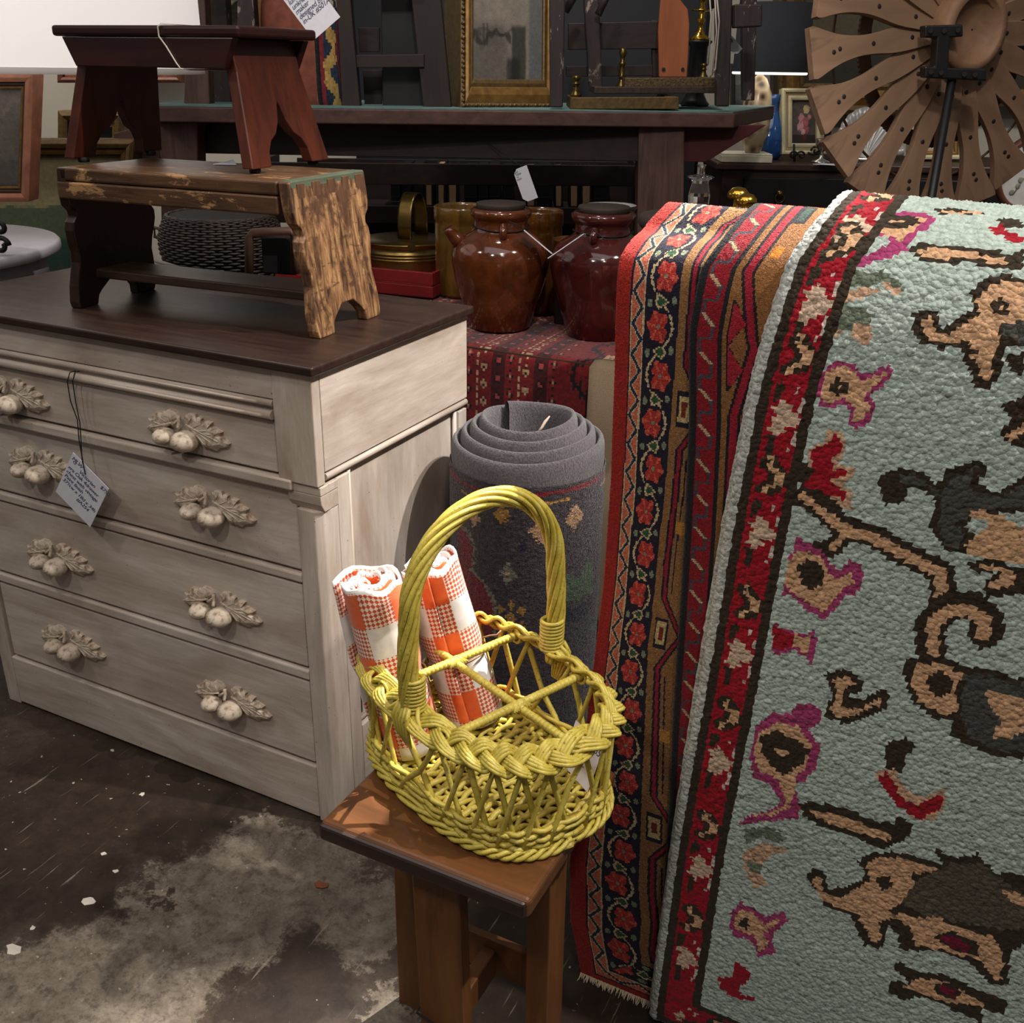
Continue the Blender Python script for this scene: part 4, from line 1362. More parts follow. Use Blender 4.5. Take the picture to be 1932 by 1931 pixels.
# crossed uprights
NL = 22
for i in range(NL):
    for sg in (1, -1):
        a0 = 2 * PI * (i + .25 * (sg > 0)) / NL
        a1 = a0 + sg * (2 * PI / NL) * .95
        p, q = sup(a0, *ring(.018, .000)), sup(a1, *ring(HR - .006, -.001))
        g = .0022 * sg
        pts = []
        for k in range(6):
            t = k / 5
            am = a0 + (a1 - a0) * t
            x, y = sup(am, *ring(.018 + (HR - .02) * t))
            d = Vector((x, y, 0)).normalized()
            pts.append(Vector((x, y, .014 + (HR - .012) * t)) + d * (g + brng.uniform(-.0006, .0006)))
        MB().tube(pts, .0033 + brng.uniform(-.0003, .0005), 6).build('upright', wk, B)
# plaited rim: three strands of three rods each, laid over one another
NBR = 9
for st_ in range(3):
    for rd in range(4):
        n = 420
        pts = []
        for k in range(n):
            a = 2 * PI * k / n
            x, y = sup(a, RA, RB)
            d = Vector((x, y, 0)).normalized()
            lat = (d * .80 + Vector((0, 0, -.60))).normalized()
            nor = (d * .60 + Vector((0, 0, .80))).normalized()
            t = a * NBR + st_ * 2 * PI / 3
            o = .0130 * math.sin(t)
            pts.append(Vector((x, y, HR + .005)) + lat * (o + (rd - 1.5) * .0046 * (.5 + .5 * abs(math.cos(t)))) + nor * (.0052 * math.sin(2 * t) + .0008 * (rd in (1, 2)) + brng.uniform(-.0003, .0003)))
        MB().tube(pts, .0028, 6, closed=True).build('rim_strand', wk, B)
# dividers bound with cane
def bound(p, q, r, name='divider'):
    p, q = Vector(p), Vector(q)
    L = (q - p).length
    n = int(L / .0062)
    pts, rs = [], []
    for k in range(n):
        for f, rr in ((0.02, .86), (.16, 1), (.84, 1), (.98, .86)):
            pts.append(p.lerp(q, (k + f) / n))
            rs.append(r * rr)
    return MB().tube(pts, rs, 10).build(name, wk, B)


bound((-RA + .006, 0, HR), (RA - .006, 0, HR), .0050)
for x in (-.0615, .0615):
    bound((x, -RB + .006, HR + .003), (x, RB - .006, HR + .003), .0054)
    m = MB()
    for k in range(4):
        for s1 in (1, -1):
            o = (k - 1.5) * .0032
            m.tube([(x - .0085, s1 * -.0085 + o, HR + .001), (x, o * .3, HR + .0085), (x + .0085, s1 * .0085 + o, HR + .001)], .0018, 5)
    m.build('cross_binding', wk, B)
    for s1 in (1, -1):
        m = MB()
        for k in range(3):
            y = s1 * (RB - .010 + k * .0036)
            m.tube([(x + .0095 * math.cos(b), y, HR + .003 + .0105 * math.sin(b)) for b in [c * PI / 5 for c in range(10)]], .0021, 5, closed=True)
        m.build('rim_binding', wk, B)
# tall twisted handle
def hpath(t):
    """t 0..1 from the near side over the top"""
    zs, top, hw = HR - .01, .365, RB - .001
    Ls = top - hw - zs
    La = PI * hw
    s_ = t * (2 * Ls + La)
    if s_ < Ls: return Vector((0, -hw - .004 * math.sin(PI * s_ / Ls), zs + s_))
    if s_ < Ls + La:
        a = (s_ - Ls) / hw
        return Vector((0, -hw * math.cos(a), zs + Ls + hw * math.sin(a) * 1.06))
    q = s_ - Ls - La
    return Vector((0, hw + .004 * math.sin(PI * (1 - q / Ls)), zs + Ls - q))


NS = 8
for ph in range(NS):
    n = 120
    pts = []
    for k in range(n + 1):
        t = k / n
        p = hpath(t)
        T_ = (hpath(min(1, t + .004)) - hpath(max(0, t - .004))).normalized()
        X_ = Vector((1, 0, 0))
        Y_ = T_.cross(X_)
        a = 2 * PI * (ph / NS + 2.4 * t)
        rr = .0088 * (1 - .35 * math.exp(-(min(t, 1 - t) / .03) ** 2))
        pts.append(p + X_ * (rr * math.cos(a)) + Y_ * (rr * math.sin(a)))
    MB().tube(pts, .0035, 7).build('handle_strand', wk, B)
for s1 in (-1, 1):
    m = MB()
    y = s1 * (RB - .001)
    for k in range(9):
        z = HR + .012 + k * .0048
        m.tube([(.0132 * math.cos(b), y + s1 * -.002 + .0132 * math.sin(b), z + .0012 * math.cos(b)) for b in [c * PI / 8 for c in range(16)]], .0028, 6, closed=True)
    m.build('handle_binding', wk, B)
    for k in range(5):
        x0 = (k - 2) * .0052
        MB().tube([(x0 * .9, y + s1 * .010, HR + .020), (x0 * 1.3, y + s1 * .0165, HR + .004), (x0 * 1.1, y + s1 * .014, HR - .016), (x0 * .5, y + s1 * .006, HR - .038)], [.0028, .0030, .0028, .0014], 6).build('handle_tail', wk, B)
    for sx in (-1, 1):
        for k in range(2):
            MB().tube([(sx * .013, y, HR + .014 + k * .006), (sx * .020, y + s1 * .006, HR + .006 + k * .004), (sx * .034, y + s1 * .010, HR - .004), (sx * .05, y + s1 * .004, HR - .010)], [.0026, .003, .003, .002], 6).build('handle_tail', wk, B)


# ------------------------------------------------------------------ two rolled checked towels
def gingham():
    m = NT('orange_check_cloth')
    tc = m.n('ShaderNodeUVMap', uv_map='cloth')
    sp = m.n('ShaderNodeSeparateXYZ')
    m.l(tc.outputs[0], sp.inputs[0])
    per = .082

    def stripe(s_, off):
        f = m.math('FRACT', m.math('ADD', m.math('DIVIDE', s_, per), off))
        return m.math('GREATER_THAN', f, .5)
    a, b = stripe(sp.outputs[0], .45), stripe(sp.outputs[1], .42)
    both = m.math('MULTIPLY', a, b)
    one = m.math('SUBTRACT', m.math('MAXIMUM', a, b), both)
    rot = m.n('ShaderNodeVectorRotate', rotation_type='Z_AXIS')
    rot.inputs['Angle'].default_value = R(45)
    m.l(tc.outputs[0], rot.inputs['Vector'])
    ck = m.n('ShaderNodeTexChecker')
    ck.inputs['Scale'].default_value = 250
    m.l(rot.outputs[0], ck.inputs['Vector'])
    n = m.noise(m.coords(), 60, 4)
    orange = m.ramp(n, [(.3, srgb(214, 84, 22)), (.7, srgb(232, 104, 38))])
    white = m.ramp(n, [(.3, srgb(214, 206, 200)), (.7, srgb(232, 226, 220))])
    dots = m.mix(ck.outputs['Fac'], srgb(226, 206, 190), srgb(196, 70, 34))
    c = m.mix(both, m.mix(one, white, dots), orange)
    # white hem along the ends
    hem = m.math('LESS_THAN', sp.outputs[1], .004)
    c = m.mix(hem, c, white)
    m.col(c)
    wv = m.n('ShaderNodeTexWave', bands_direction='Y')
    wv.inputs['Scale'].default_value = 260
    m.l(tc.outputs[0], wv.inputs['Vector'])
    m.bump(m.math('ADD', wv.outputs['Fac'], n), .25, .0012)
    return m.set(.9, 0, Sheen_Weight=.2)


cloth = gingham()


def towel(label, foot, top_px, Lt, turns, r1, seed, ang, off, flap=False):
    """roll from a foot point in the basket towards the pixel its top is seen at"""
    d = (FWD + RT * ((top_px[0] - 966) / FPX) + UP * ((965.5 - top_px[1]) / FPX)).normalized()
    w_ = foot - CAM
    s0 = w_.dot(d)
    dm = (CAM + d * s0 - foot).length
    top = CAM + d * (s0 - dm * math.tan(R(Lt)))           # leaning this many degrees towards the viewer
    Z = (top - foot).normalized()
    X = Vector((0, 0, 1)).cross(Z).normalized()
    Y = Z.cross(X)
    o = empty('rolled_towel', foot, 0, label, 'towel', 'checked towels in the basket')
    M = frame((0, 0, 0), X, Y, Z)
    n, nz = 110, 26
    r = random.Random(seed)
    vs, uv, fs = [], [], []
    s_ = 0
    last = None
    L_ = (top - foot).length
    for i in range(n + 1):
        t = i / n
        a = ang + 2 * PI * turns * t
        rr = .010 + (r1 - .010) * t ** .85
        rr *= 1 + .05 * math.sin(2 * a + seed) + .03 * math.sin(3 * a)
        if flap and t > .90: rr += .013 * ((t - .90) / .10) ** 1.5
        p = (rr * math.cos(a), rr * math.sin(a))
        if last: s_ += math.hypot(p[0] - last[0], p[1] - last[1])
        last = p
        for j in range(nz + 1):
            v = j / nz
            k = 1 + .10 * math.sin(v * 5 + a + seed) * .4 - .10 * math.exp(-((v - .42) / .05) ** 2) - .10 * v * (v > .5) * (v - .5)
            e = .006 * math.sin(a * 1.3 + seed) * (v > .95) + .003 * math.sin(a * 5)
            vs.append(M @ Vector((p[0] * k, p[1] * k, v * L_ + e * (v > .9))))
            uv.append((s_, (1 - v) * L_))
    for i in range(n):
        for j in range(nz):
            fs.append((i * (nz + 1) + j, (i + 1) * (nz + 1) + j, (i + 1) * (nz + 1) + j + 1, i * (nz + 1) + j + 1))
    me = bpy.data.meshes.new('cloth')
    me.from_pydata([tuple(v) for v in vs], [], fs)
    l = me.uv_layers.new(name='cloth')
    for poly in me.polygons:
        poly.use_smooth = True
        for li in poly.loop_indices: l.data[li].uv = uv[me.loops[li].vertex_index]
    me.materials.append(cloth)
    c = bpy.data.objects.new('cloth', me)
    COL.objects.link(c)
    c.parent = o
    sm = c.modifiers.new('thick', 'SOLIDIFY')
    sm.thickness = .0032
    sm.offset = 0
    return o, M, L_


twine = plain('jute_twine', srgb(150, 112, 78), .95)
for args in (('front one of two rolled orange and white checked towels, its top edge turned out', BM @ Vector((-.088, -.048, .014)), (694, 1096), 20, 4.2, .0420, 1, 3.5, 1, True),
             ('back one of two rolled orange and white checked towels, tied with brown twine', BM @ Vector((-.082, .048, .014)), (812, 1060), 17, 4.0, .0410, 5, .4, 1, False)):
    o, M, L_ = towel(*args)
    m = MB()
    m.tube([M @ Vector((.0405 * math.cos(b), .0405 * math.sin(b), L_ * .42)) for b in [c * PI / 12 for c in range(24)]], .0012, 5, closed=True)
    if not args[-1]:
        e = M @ Vector((0, 0, L_ * .52))
        m.tube([e + RT * .038, e + RT * .048 + UP * .003, e + RT * .058 + UP * .004, e + RT * .064 + UP * .010], .0013, 5)
    m.build('twine', twine, o)
# price card lying against the far cells of the basket
ib = lambda x, y, z: BM @ Vector((x, y, z))
tag_card('price_tag', 'white handwritten card leaning inside the yellow basket, cell nearest the rugs', ib(.060, .074, .012), ib(.122, .060, .012), ib(.066, .092, .070), '            $85-\nVintage\nPainted\nWicker', .0135, None, thick=.001)


# ------------------------------------------------------------------ kilim covered table with jars
KZ = .66
def kilim_col(U, V):
    red, dark, cream, black, rose = lin((112, 22, 26)), lin((64, 14, 18)), lin((170, 140, 108)), lin((24, 16, 18)), lin((150, 60, 60))
    C = np.empty(U.shape + (3,))
    C[:] = red
    a, b = U, V
    st = (a * 100) % 11
    C[(st > 4.2) & (st < 7.4)] = dark
    for c in (.3, 4.0, 7.6, 10.6):
        m = (np.abs(st - c) < .13) & ((b * 100) % .9 < .55)
        C[m] = cream
    for k, (c, wd) in enumerate(((5.8, 1.1), (2.1, .9), (9.1, .8))):
        y = (b * 100 + k * 1.7) % 4.4 - 2.2
        d = np.abs(st - c) / wd + np.abs(y) / 1.5
        C[(d < 1)] = (black, cream, black)[k]
        C[(d < .62)] = (rose, dark, rose)[k]
        C[(d < .25)] = cream
    # big hooked motif on the right half
    big = (a > .0) & (a < .17)
    x, y = (a - .085) * 100, ((b * 100 + 1) % 15) - 7.5
    C[big] = np.where((np.abs(x) < 8.4)[big][:, None], red, C[big])
    for sgn in (1, -1):
        dl_ = np.abs(y - sgn * x * 1.1)
        C[big & (dl_ < .7) & (np.abs(x) < 6)] = np.where((x > 0)[..., None], cream, black)[big & (dl_ < .7) & (np.abs(x) < 6)]
        bar = big & (np.abs(y - sgn * x * 1.1) < 2.2) & ((np.abs(x) * 10) % 16 < 5) & (np.abs(x) < 6)
        C[bar] = np.where((x > 0)[..., None], cream, black)[bar]
    zz = big & (np.abs(b - .24) < .012)
    C[zz & (np.abs(((b - .24) * 100) - 1.0 * np.sin(a * 400)) < .35)] = cream
    return C


KD = Drape([(-.004, .02), (-.002, .3), (.0, .60), (.004, .642), (.022, .659), (.06, .660), (.75, .660)], [(0, 0), (2, 0)])


def kil(u, v, h=0.0):
    y = np.interp(v, KD.s, KD.y)
    z = np.interp(v, KD.s, KD.z)
    top = v > .66
    return np.stack([u, y + .905 - np.where(top, 0, h), z + np.where(top, h, 0)], -1)


K = empty('kilim_covered_table', (0, .905, 0), 0, 'low table covered to the floor by a dark red striped kilim, under the jars', 'table')
nu, nv = int(1.5 / .0058), int((KD.L - .0) / .0062)
U_ = np.linspace(-1.15, .35, nu + 1)[None].repeat(nv + 1, 0)
V_ = np.linspace(0, KD.L, nv + 1)[:, None].repeat(nu + 1, 1)
Uc, Vc = (U_[:-1, :-1] + U_[1:, 1:]) / 2, (V_[:-1, :-1] + V_[1:, 1:]) / 2
kb = knot_mesh('kilim', kil(U_, V_, .002 * np.sin(V_ * 9 + U_ * 6)), kil(Uc, Vc, 1.) - kil(Uc, Vc, 0.), kilim_col(Uc, Vc - .02), .0006, wool_fine, K, .0003, 9, .16)
kb.matrix_parent_inverse = Matrix.Translation((0, -.905, 0))
kt = MB().box(-1.14, .34, .014, .74, .03, KZ - .006).build('table_box', rail, K)
# coarse sacking edge beside the kilim
lin_m = plain('oatmeal_linen', srgb(150, 130, 104), .95, var=.2, scale=500, bump=.4)
p0 = [aty(1138, 672, .875), aty(1172, 668, .875)]
m = MB()
rows = []
x0, x1 = .085, .20
for k in range(14):
    z = .655 - .655 * k / 13 if k > 2 else (.655, .668, .66)[k]
    yy = (.97, .90, .872)[k] if k < 3 else .868
    rows.append([Vector((x0 + (x1 - x0) * i / 6, yy + .003 * math.sin(i * 1.4 + k * .3), max(.002, z))) for i in range(7)])
tag(m.grid(rows).build('linen_cloth', lin_m, solid=.006), 'strip of oatmeal coarse linen hanging beside the red kilim', 'cloth')


def glaze(name, c1, c2, c3=None, rough=.12, streak=False):
    m = NT(name)
    v = m.coords('Object', (1, 1, .25) if streak else (1, 1, 1))
    n = m.noise(v, 26 if streak else 12, 7, .7, .6)
    c = m.ramp(n, [(.3, c1), (.62, c2)] + ([(.8, c3)] if c3 else []))
    m.col(c)
    m.bump(m.noise(m.coords(), 40, 3), .08, .004)
    return m.set(rough, 0, Coat_Weight=.4, Coat_Roughness=.08)


brown_g = glaze('brown_glaze', srgb(58, 27, 13), srgb(98, 50, 25), srgb(116, 72, 46))
plum_g = glaze('plum_glaze', srgb(46, 16, 15), srgb(76, 30, 26), srgb(92, 48, 40))
cork_m = plain('dark_wood_stopper', srgb(52, 40, 34), .7)


ZS = .79


def jar(label, px, py, scale, mat, spout, lug_az):
    p = atz(px, py, KZ + .002)
    o = empty('stoneware_jar', p, 0, label, 'jar', 'glazed jars on the kilim table')
    prof = [(.002, 0), (.072, 0), (.078, .006), (.096, .08), (.114, .15), (.122, .200), (.1235, .228), (.120, .252), (.108, .276), (.090, .293), (.074, .303), (.068, .312), (.0665, .335), (.068, .343), (.074, .349), (.0765, .358), (.0755, .368), (.069, .374), (.056, .374), (.054, .362), (.052, .350), (.002, .348)]
    prof = [(r * scale, z * scale * ZS) for r, z in prof]
    m = MB()
    m.lathe(prof, 48, cap=False)
    m.build('body', mat, o)
    k = scale
    MB().lathe([(.002, .362 * k * ZS), (.056 * k, .362 * k * ZS), (.060 * k, .378 * k * ZS), (.062 * k, .386 * k * ZS), (.060 * k, .390 * k * ZS), (.002, .390 * k * ZS)], 32, cap=False).build('stopper', cork_m, o)
    face = math.atan2(CAM.y - p.y, CAM.x - p.x)
    for dz in (lug_az,):
        a = face + dz
        c, s_ = math.cos(a), math.sin(a)
        MB().tube([Vector((c * r * k, s_ * r * k, z * k * ZS)) for r, z in ((.066, .332), (.079, .330), (.088, .318), (.090, .304), (.084, .298))], [.008 * k, .0095 * k, .0095 * k, .009 * k, .007 * k], 8).build('lug', mat, o)
    if spout:
        a = face + spout
        c, s_ = math.cos(a), math.sin(a)
        m = MB()
        m.tube([Vector((c * r * k, s_ * r * k, z * k * ZS)) for r, z in ((.098, .270), (.114, .284), (.128, .304), (.133, .316))], [.024 * k, .017 * k, .013 * k, .0135 * k], 14)
        m.build('spout', mat, o)
    cm = MB()
    cm.tube([(.0715 * k * math.cos(b), .0715 * k * math.sin(b), (.316 + .004 * math.sin(b * 2)) * k * ZS) for b in [c * PI / 12 for c in range(24)]], .0016, 5, closed=True)
    cm.build('neck_cord', cordm, o)
    return p


j1 = jar('glossy brown stoneware jar with small pointed spout, left of the two stoppered jars', 943, 616, .985, brown_g, R(-78), R(4))
j2 = jar('glossy plum brown stoneware jar, right of the two stoppered jars, against the red rug', 1128, 632, 1.0, plum_g, None, R(-14))
# two cards hung between the jars, seen almost edge on
a, b = at(985, 431, 2.44), at(1041, 478, 2.42)
tag_card('price_tag', 'white card seen edge-on, hung by a cord at the right shoulder of the brown jar', a, b, a + (a - CAM).normalized() * .055 + RIGHT * .002, '', .01, [[at(960, 418, 2.44), at(975, 424, 2.43), a + (b - a) * .06]], .0013, thick=.0016)
a, b = at(1033, 487, 2.34), at(1102, 440, 2.34)
tag_card('price_tag', 'white card seen edge-on, hung at the left shoulder of the plum jar', a, b, a + (a - CAM).normalized() * .05 - Vector((0, 0, .004)), '', .01, [[b, at(1118, 432, 2.33), at(1140, 452, 2.32), at(1165, 452, 2.32)]], .0014, thick=.0016)


# ------------------------------------------------------------------ things further back in the shop
def slab(m, poly, Y, t):
    """board whose outline is seen at these photograph points, Y ahead of the camera and t thick away from it"""
    a = [at(x, y, Y) for x, y in poly]
    n = len(a)
    vs = a + [v + HEAD * t for v in a]
    fs = [tuple(range(n)), tuple(range(2 * n - 1, n - 1, -1))] + [(i, n + i, n + (i + 1) % n, (i + 1) % n) for i in range(n)]
    ar = sum(poly[i][0] * poly[(i + 1) % n][1] - poly[(i + 1) % n][0] * poly[i][1] for i in range(n))
    if ar < 0: fs = [f[::-1] for f in fs]
    return m.add(vs, fs)


def local(root):
    m = MB()
    m.M = Matrix.Translation(-Vector(root.location)) if not root.rotation_euler.z else (Matrix.Translation(root.location) @ Matrix.Rotation(root.rotation_euler.z, 4, 'Z')).inverted()
    return m


def part(root, name, mat, poly, Y, t, bevel=.002):
    return slab(local(root), poly, Y, t).build(name, mat, root, bevel)


def rod(root, name, mat, pts, Y, r, n=8):
    m = local(root)
    m.tube([at(p[0], p[1], p[2] if len(p) > 2 else Y) for p in pts], r, n)
    return m.build(name, mat, root)


gilt = plain('old_gilt', srgb(128, 94, 46), .45, .5, var=.3, scale=40, bump=.25)
gilt_d = plain('dull_gilt', srgb(96, 74, 40), .5, .4, var=.35, scale=60, bump=.4)
copper_f = plain('copper_leaf_frame', srgb(176, 118, 92), .5, .25, var=.28, scale=30, bump=.3)
cream_f = plain('cream_frame', srgb(200, 190, 156), .55, var=.1, scale=40)
black_m = plain('black_paint', srgb(18, 18, 20), .45, var=.2)
iron_m = plain('dark_iron', srgb(34, 28, 26), .5, .5)
brass = plain('old_brass', srgb(118, 98, 54), .3, .9, var=.2, scale=12)
bright_brass = plain('bright_brass', srgb(204, 160, 60), .16, 1, var=.08)
darkwood = wood('dark_old_wood', srgb(22, 12, 10), srgb(44, 25, 20), 'z', .58, 18, .15)
darkwoodx = wood('dark_old_wood_long', srgb(24, 13, 11), srgb(46, 27, 22), 'x', .58, 18, .15)
peel = wood('peeling_brown_paint', srgb(36, 27, 26), srgb(58, 44, 42), 'z', .6, 14, .3, srgb(156, 140, 128), .26)
teal = wood('worn_teal_top', srgb(84, 118, 116), srgb(112, 142, 136), 'x', .6, 14, .2, srgb(110, 84, 66), .1)
redwood = wood('worn_red_wood', srgb(62, 38, 33), srgb(98, 66, 56), 'x', .6, 16, .25, srgb(146, 118, 98), -.1)
redwoodz = wood('worn_red_post', srgb(60, 38, 33), srgb(106, 76, 66), 'z', .55, 22, .25, srgb(130, 104, 92), -.1)
maroon = plain('maroon_paint', srgb(74, 22, 24), .5, var=.25, scale=9)
art_m = NT('oil_paint')
_a = art_m.n('ShaderNodeAttribute', attribute_name='wool')
_n = art_m.noise(art_m.coords(), 70, 5, .7)
art_m.col(art_m.mix(1.0, _a.outputs['Color'], art_m.ramp(_n, [(.3, .8), (.7, 1.15)]), 'MULTIPLY'))
art_m.bump(_n, .2, .002)
art_m = art_m.set(.35)


def canvas(name, root, q, colfn, nu=44, nv=44):
    """painted panel over the quad q = (bottom left, bottom right, top right, top left)"""
    o = Vector(root.location)
    a, b, c, d = [np.array(v - o) for v in q]
    u = np.linspace(0, 1, nu + 1)[None, :, None]
    v = np.linspace(0, 1, nv + 1)[:, None, None]
    P = (a * (1 - u) + b * u) * (1 - v) + (d * (1 - u) + c * u) * v
    n = np.cross(b - a, d - a)
    n = n / np.linalg.norm(n)
    U, V = np.meshgrid((np.arange(nu) + .5) / nu, (np.arange(nv) + .5) / nv)
    N = np.broadcast_to(n, (nv, nu, 3))
    return knot_mesh(name, P, N, colfn(U, V), .0, art_m, root, 0, 2, .04)


def painting(label, px, Y, bars, colfn, yaw=0, group=None, tilt=0, side=.03, nu=44, nv=44, name='framed_painting', beads=None, bot=1):
    """px = outer (x0, y0, x1, y1); bars = [(width px, rise m, material)] from outside in"""
    x0, y0, x1, y1 = px
    BL, BR, TL = at(x0, y1, Y), at(x1, y1, Y + yaw), at(x0, y0, Y + tilt)
    TR = BR + (TL - BL)
    X, Yv = (BR - BL), (TL - BL)
    W, H = X.length, Yv.length
    X, Yv = X.normalized(), Yv.normalized()
    Z = X.cross(Yv).normalized()
    sc = W / (x1 - x0)
    o = empty(name, BL, 0, label, 'painting', group)
    M = frame((0, 0, 0), X, Yv, Z)
    ins = inb = 0
    for i, (wd, rise, mt) in enumerate(bars):
        w_ = wd * sc
        a, b = ins, ins + w_
        ab, bb_ = inb, inb + w_ * (bot if i else 1)
        m = MB()
        def strip(p0, p1, q0, q1):
            lo, hi = -side, rise
            vs = [M @ Vector((p[0], p[1], z)) for z in (lo, hi) for p in (p0, p1, q1, q0)]
            mid = [(p0[0] + q0[0]) / 2, (p0[1] + q0[1]) / 2], [(p1[0] + q1[0]) / 2, (p1[1] + q1[1]) / 2]
            vs += [M @ Vector((mid[0][0], mid[0][1], hi + w_ * .22)), M @ Vector((mid[1][0], mid[1][1], hi + w_ * .22))]
            m.add(vs, [(3, 2, 1, 0), (0, 1, 5, 4), (1, 2, 6, 5), (2, 3, 7, 6), (3, 0, 4, 7), (4, 5, 9, 8), (8, 9, 6, 7), (5, 6, 9), (4, 8, 7)])
        O = [(a, ab), (W - a, ab), (W - a, H - a), (a, H - a)]
        I = [(b, bb_), (W - b, bb_), (W - b, H - b), (b, H - b)]
        for k in range(4): strip(O[k], O[(k + 1) % 4], I[k], I[(k + 1) % 4])
        m.build('frame_moulding', mt, o, .0015)
        ins, inb = b, bb_
    if beads:
        b = MB()
        w0_ = bars[0][0] * sc * .5
        for e, L0, f in ((0, W, lambda t: (t, w0_)), (1, H, lambda t: (w0_, t)), (2, H, lambda t: (W - w0_, t))):
            nb = int(L0 / beads)
            for k in range(nb):
                x, y = f((k + .5) / nb * L0)
                s_ = beads * (.46 + .12 * math.sin(k * 2.3 + e))
                b.ball(M @ Vector((x, y, bars[0][1] + s_ * .3)), s_, 8, 5, (1, .8, 1), M.to_3x3().to_4x4())
        tag(b.build('carved_edge', gilt_d, o), kind='stuff')
    q = [BL + (M @ Vector((x, y, .001))) for x, y in ((ins, inb), (W - ins, inb), (W - ins, H - ins), (ins, H - ins))]
    canvas('canvas', o, q, colfn, nu, nv)
    bk = MB()
    bk.prism([(ins * .5, ins * .5), (W - ins * .5, ins * .5), (W - ins * .5, H - ins * .5), (ins * .5, H - ins * .5)], -side, -.004, M)
    bk.build('backing', plain('board_back', srgb(90, 70, 50), .9), o)
    return o


def fnoise(U, V, s, seed=0):
    f = np.vectorize(lambda a, b: noise.fractal(Vector((a * s, b * s, seed)), 1.0, 2.0, 4))
    return f(U, V)


def mixc(C, m, c):
    C[:] = C * (1 - m[..., None]) + np.array(c) * m[..., None]


sm = lambda x, a, b: np.clip((x - a) / (b - a), 0, 1) ** 2 * (3 - 2 * np.clip((x - a) / (b - a), 0, 1))


def land(sky, far, near, water=None, seed=0, hz=.5):
    def f(U, V):
        n = fnoise(U, V, 3, seed) * .12
        C = np.empty(U.shape + (3,))
        C[:] = lin(sky)
        C *= (1 + .5 * n)[..., None]
        mixc(C, sm(hz + .12 + n * 1.4 - V, 0, .04), lin(far))
        if water: mixc(C, sm(hz - .12 + n * .3 - V, 0, .03), lin(water))
        mixc(C, sm(hz - .25 + n * 1.8 - V, 0, .05), lin(near))
        return np.clip(C * (1 + n)[..., None], .002, 1)
    return f


def fog_bridge(U, V):
    n = fnoise(U, V, 4, 4)
    C = np.empty(U.shape + (3,))
    C[:] = lin((124, 115, 104))
    C *= (1.05 + .25 * n)[..., None]
    Y_ = 165 - 310 * V                                   # rough picture rows of the visible lower half
    dk, md = lin((44, 42, 40)), lin((78, 73, 68))
    mixc(C, .8 * sm(Y_, 20, 60) * sm(.4 - np.abs(U - .25), 0, .3), md)
    mixc(C, .85 * sm(13 - np.abs(Y_ - 68 - 4 * n * 8) * 1.0, 0, 10) * (U < .55), dk)
    arch = 52 - 26 * np.sin(np.clip((U - .2) / .35, 0, 1) * PI) * -1 * .5
    mixc(C, .6 * sm(3.5 - np.abs(Y_ - arch), 0, 3) * (U > .08) * (U < .58), dk)
    for c in (.16, .21): mixc(C, .7 * sm(.018 - np.abs(U - c), 0, .012) * (Y_ > 40) * (Y_ < 92), dk)
    mixc(C, .7 * sm(Y_, 84, 92) * (U < .5), lin((98, 92, 84)))
    mixc(C, .9 * sm(.13 - np.abs(U - .66 - .02 * n), 0, .05) * sm(Y_, 36, 50), lin((46, 45, 44)))
    mixc(C, .8 * sm(.12 - np.abs(U - .58 - .04 * n), 0, .05) * sm(Y_, 108, 125), lin((34, 33, 33)))
    mixc(C, .75 * sm(U, .78, .84), lin((78, 84, 88)))
    return np.clip(C, .002, 1)


def roses(U, V):
    C = np.empty(U.shape + (3,))
    C[:] = lin((84, 74, 70))
    C *= (1 + .3 * fnoise(U, V, 5, 2))[..., None]
    mixc(C, sm(.22 - V, 0, .03), lin((44, 34, 32)))
    rr = fnoise(U, V, 16, 7)
    for x, y, r, c in ((.5, .45, .22, (70, 80, 62)), (.72, .5, .2, (64, 66, 58)), (.62, .80, .14, (206, 182, 130)), (.42, .60, .14, (196, 132, 136)), (.58, .50, .15, (176, 96, 104)), (.40, .40, .15, (204, 150, 152)), (.62, .34, .13, (168, 86, 92)), (.75, .62, .09, (190, 130, 124)), (.5, .28, .1, (206, 160, 160)), (.55, .14, .11, (92, 30, 34))):
        d = np.hypot(U - x, (V - y) * 1.25) / r + .35 * rr
        mixc(C, sm(1 - d, 0, .25), lin(c) * 1.0)
        mixc(C, .5 * sm(.16 - np.abs(d - .55), 0, .1), lin(c) * .55)
    return np.clip(C, .002, 1)


# tall dark cabinet standing behind the long table
DC = empty('dark_cabinet', at(1020, 400, 4.55), 0, 'tall almost black cabinet standing behind the long table', 'cabinet')
DC.location.z = 0
navy_m = plain('blue_black_paint', srgb(20, 21, 27), .6, var=.2, scale=6)
q0, q1 = at(672, 300, 4.55), at(1318, 300, 4.55)
m = local(DC)
m.hexa([Vector((v.x, v.y, .03)) for v in (q0, q1, q1 + HEAD * .45, q0 + HEAD * .45)], [Vector((v.x, v.y, 2.1)) for v in (q0, q1, q1 + HEAD * .45, q0 + HEAD * .45)])
m.build('carcass', navy_m, DC, .006)
for f0_, f1_ in ((.01, .495), (.505, .99)):
    p0, p1 = q0.lerp(q1, f0_) - HEAD * .02, q0.lerp(q1, f1_) - HEAD * .02
    m = local(DC)
    m.hexa([Vector((v.x, v.y, .10)) for v in (p0, p1, p1 + HEAD * .019, p0 + HEAD * .019)], [Vector((v.x, v.y, 2.0)) for v in (p0, p1, p1 + HEAD * .019, p0 + HEAD * .019)])
    m.build('door', navy_m, DC, .004)

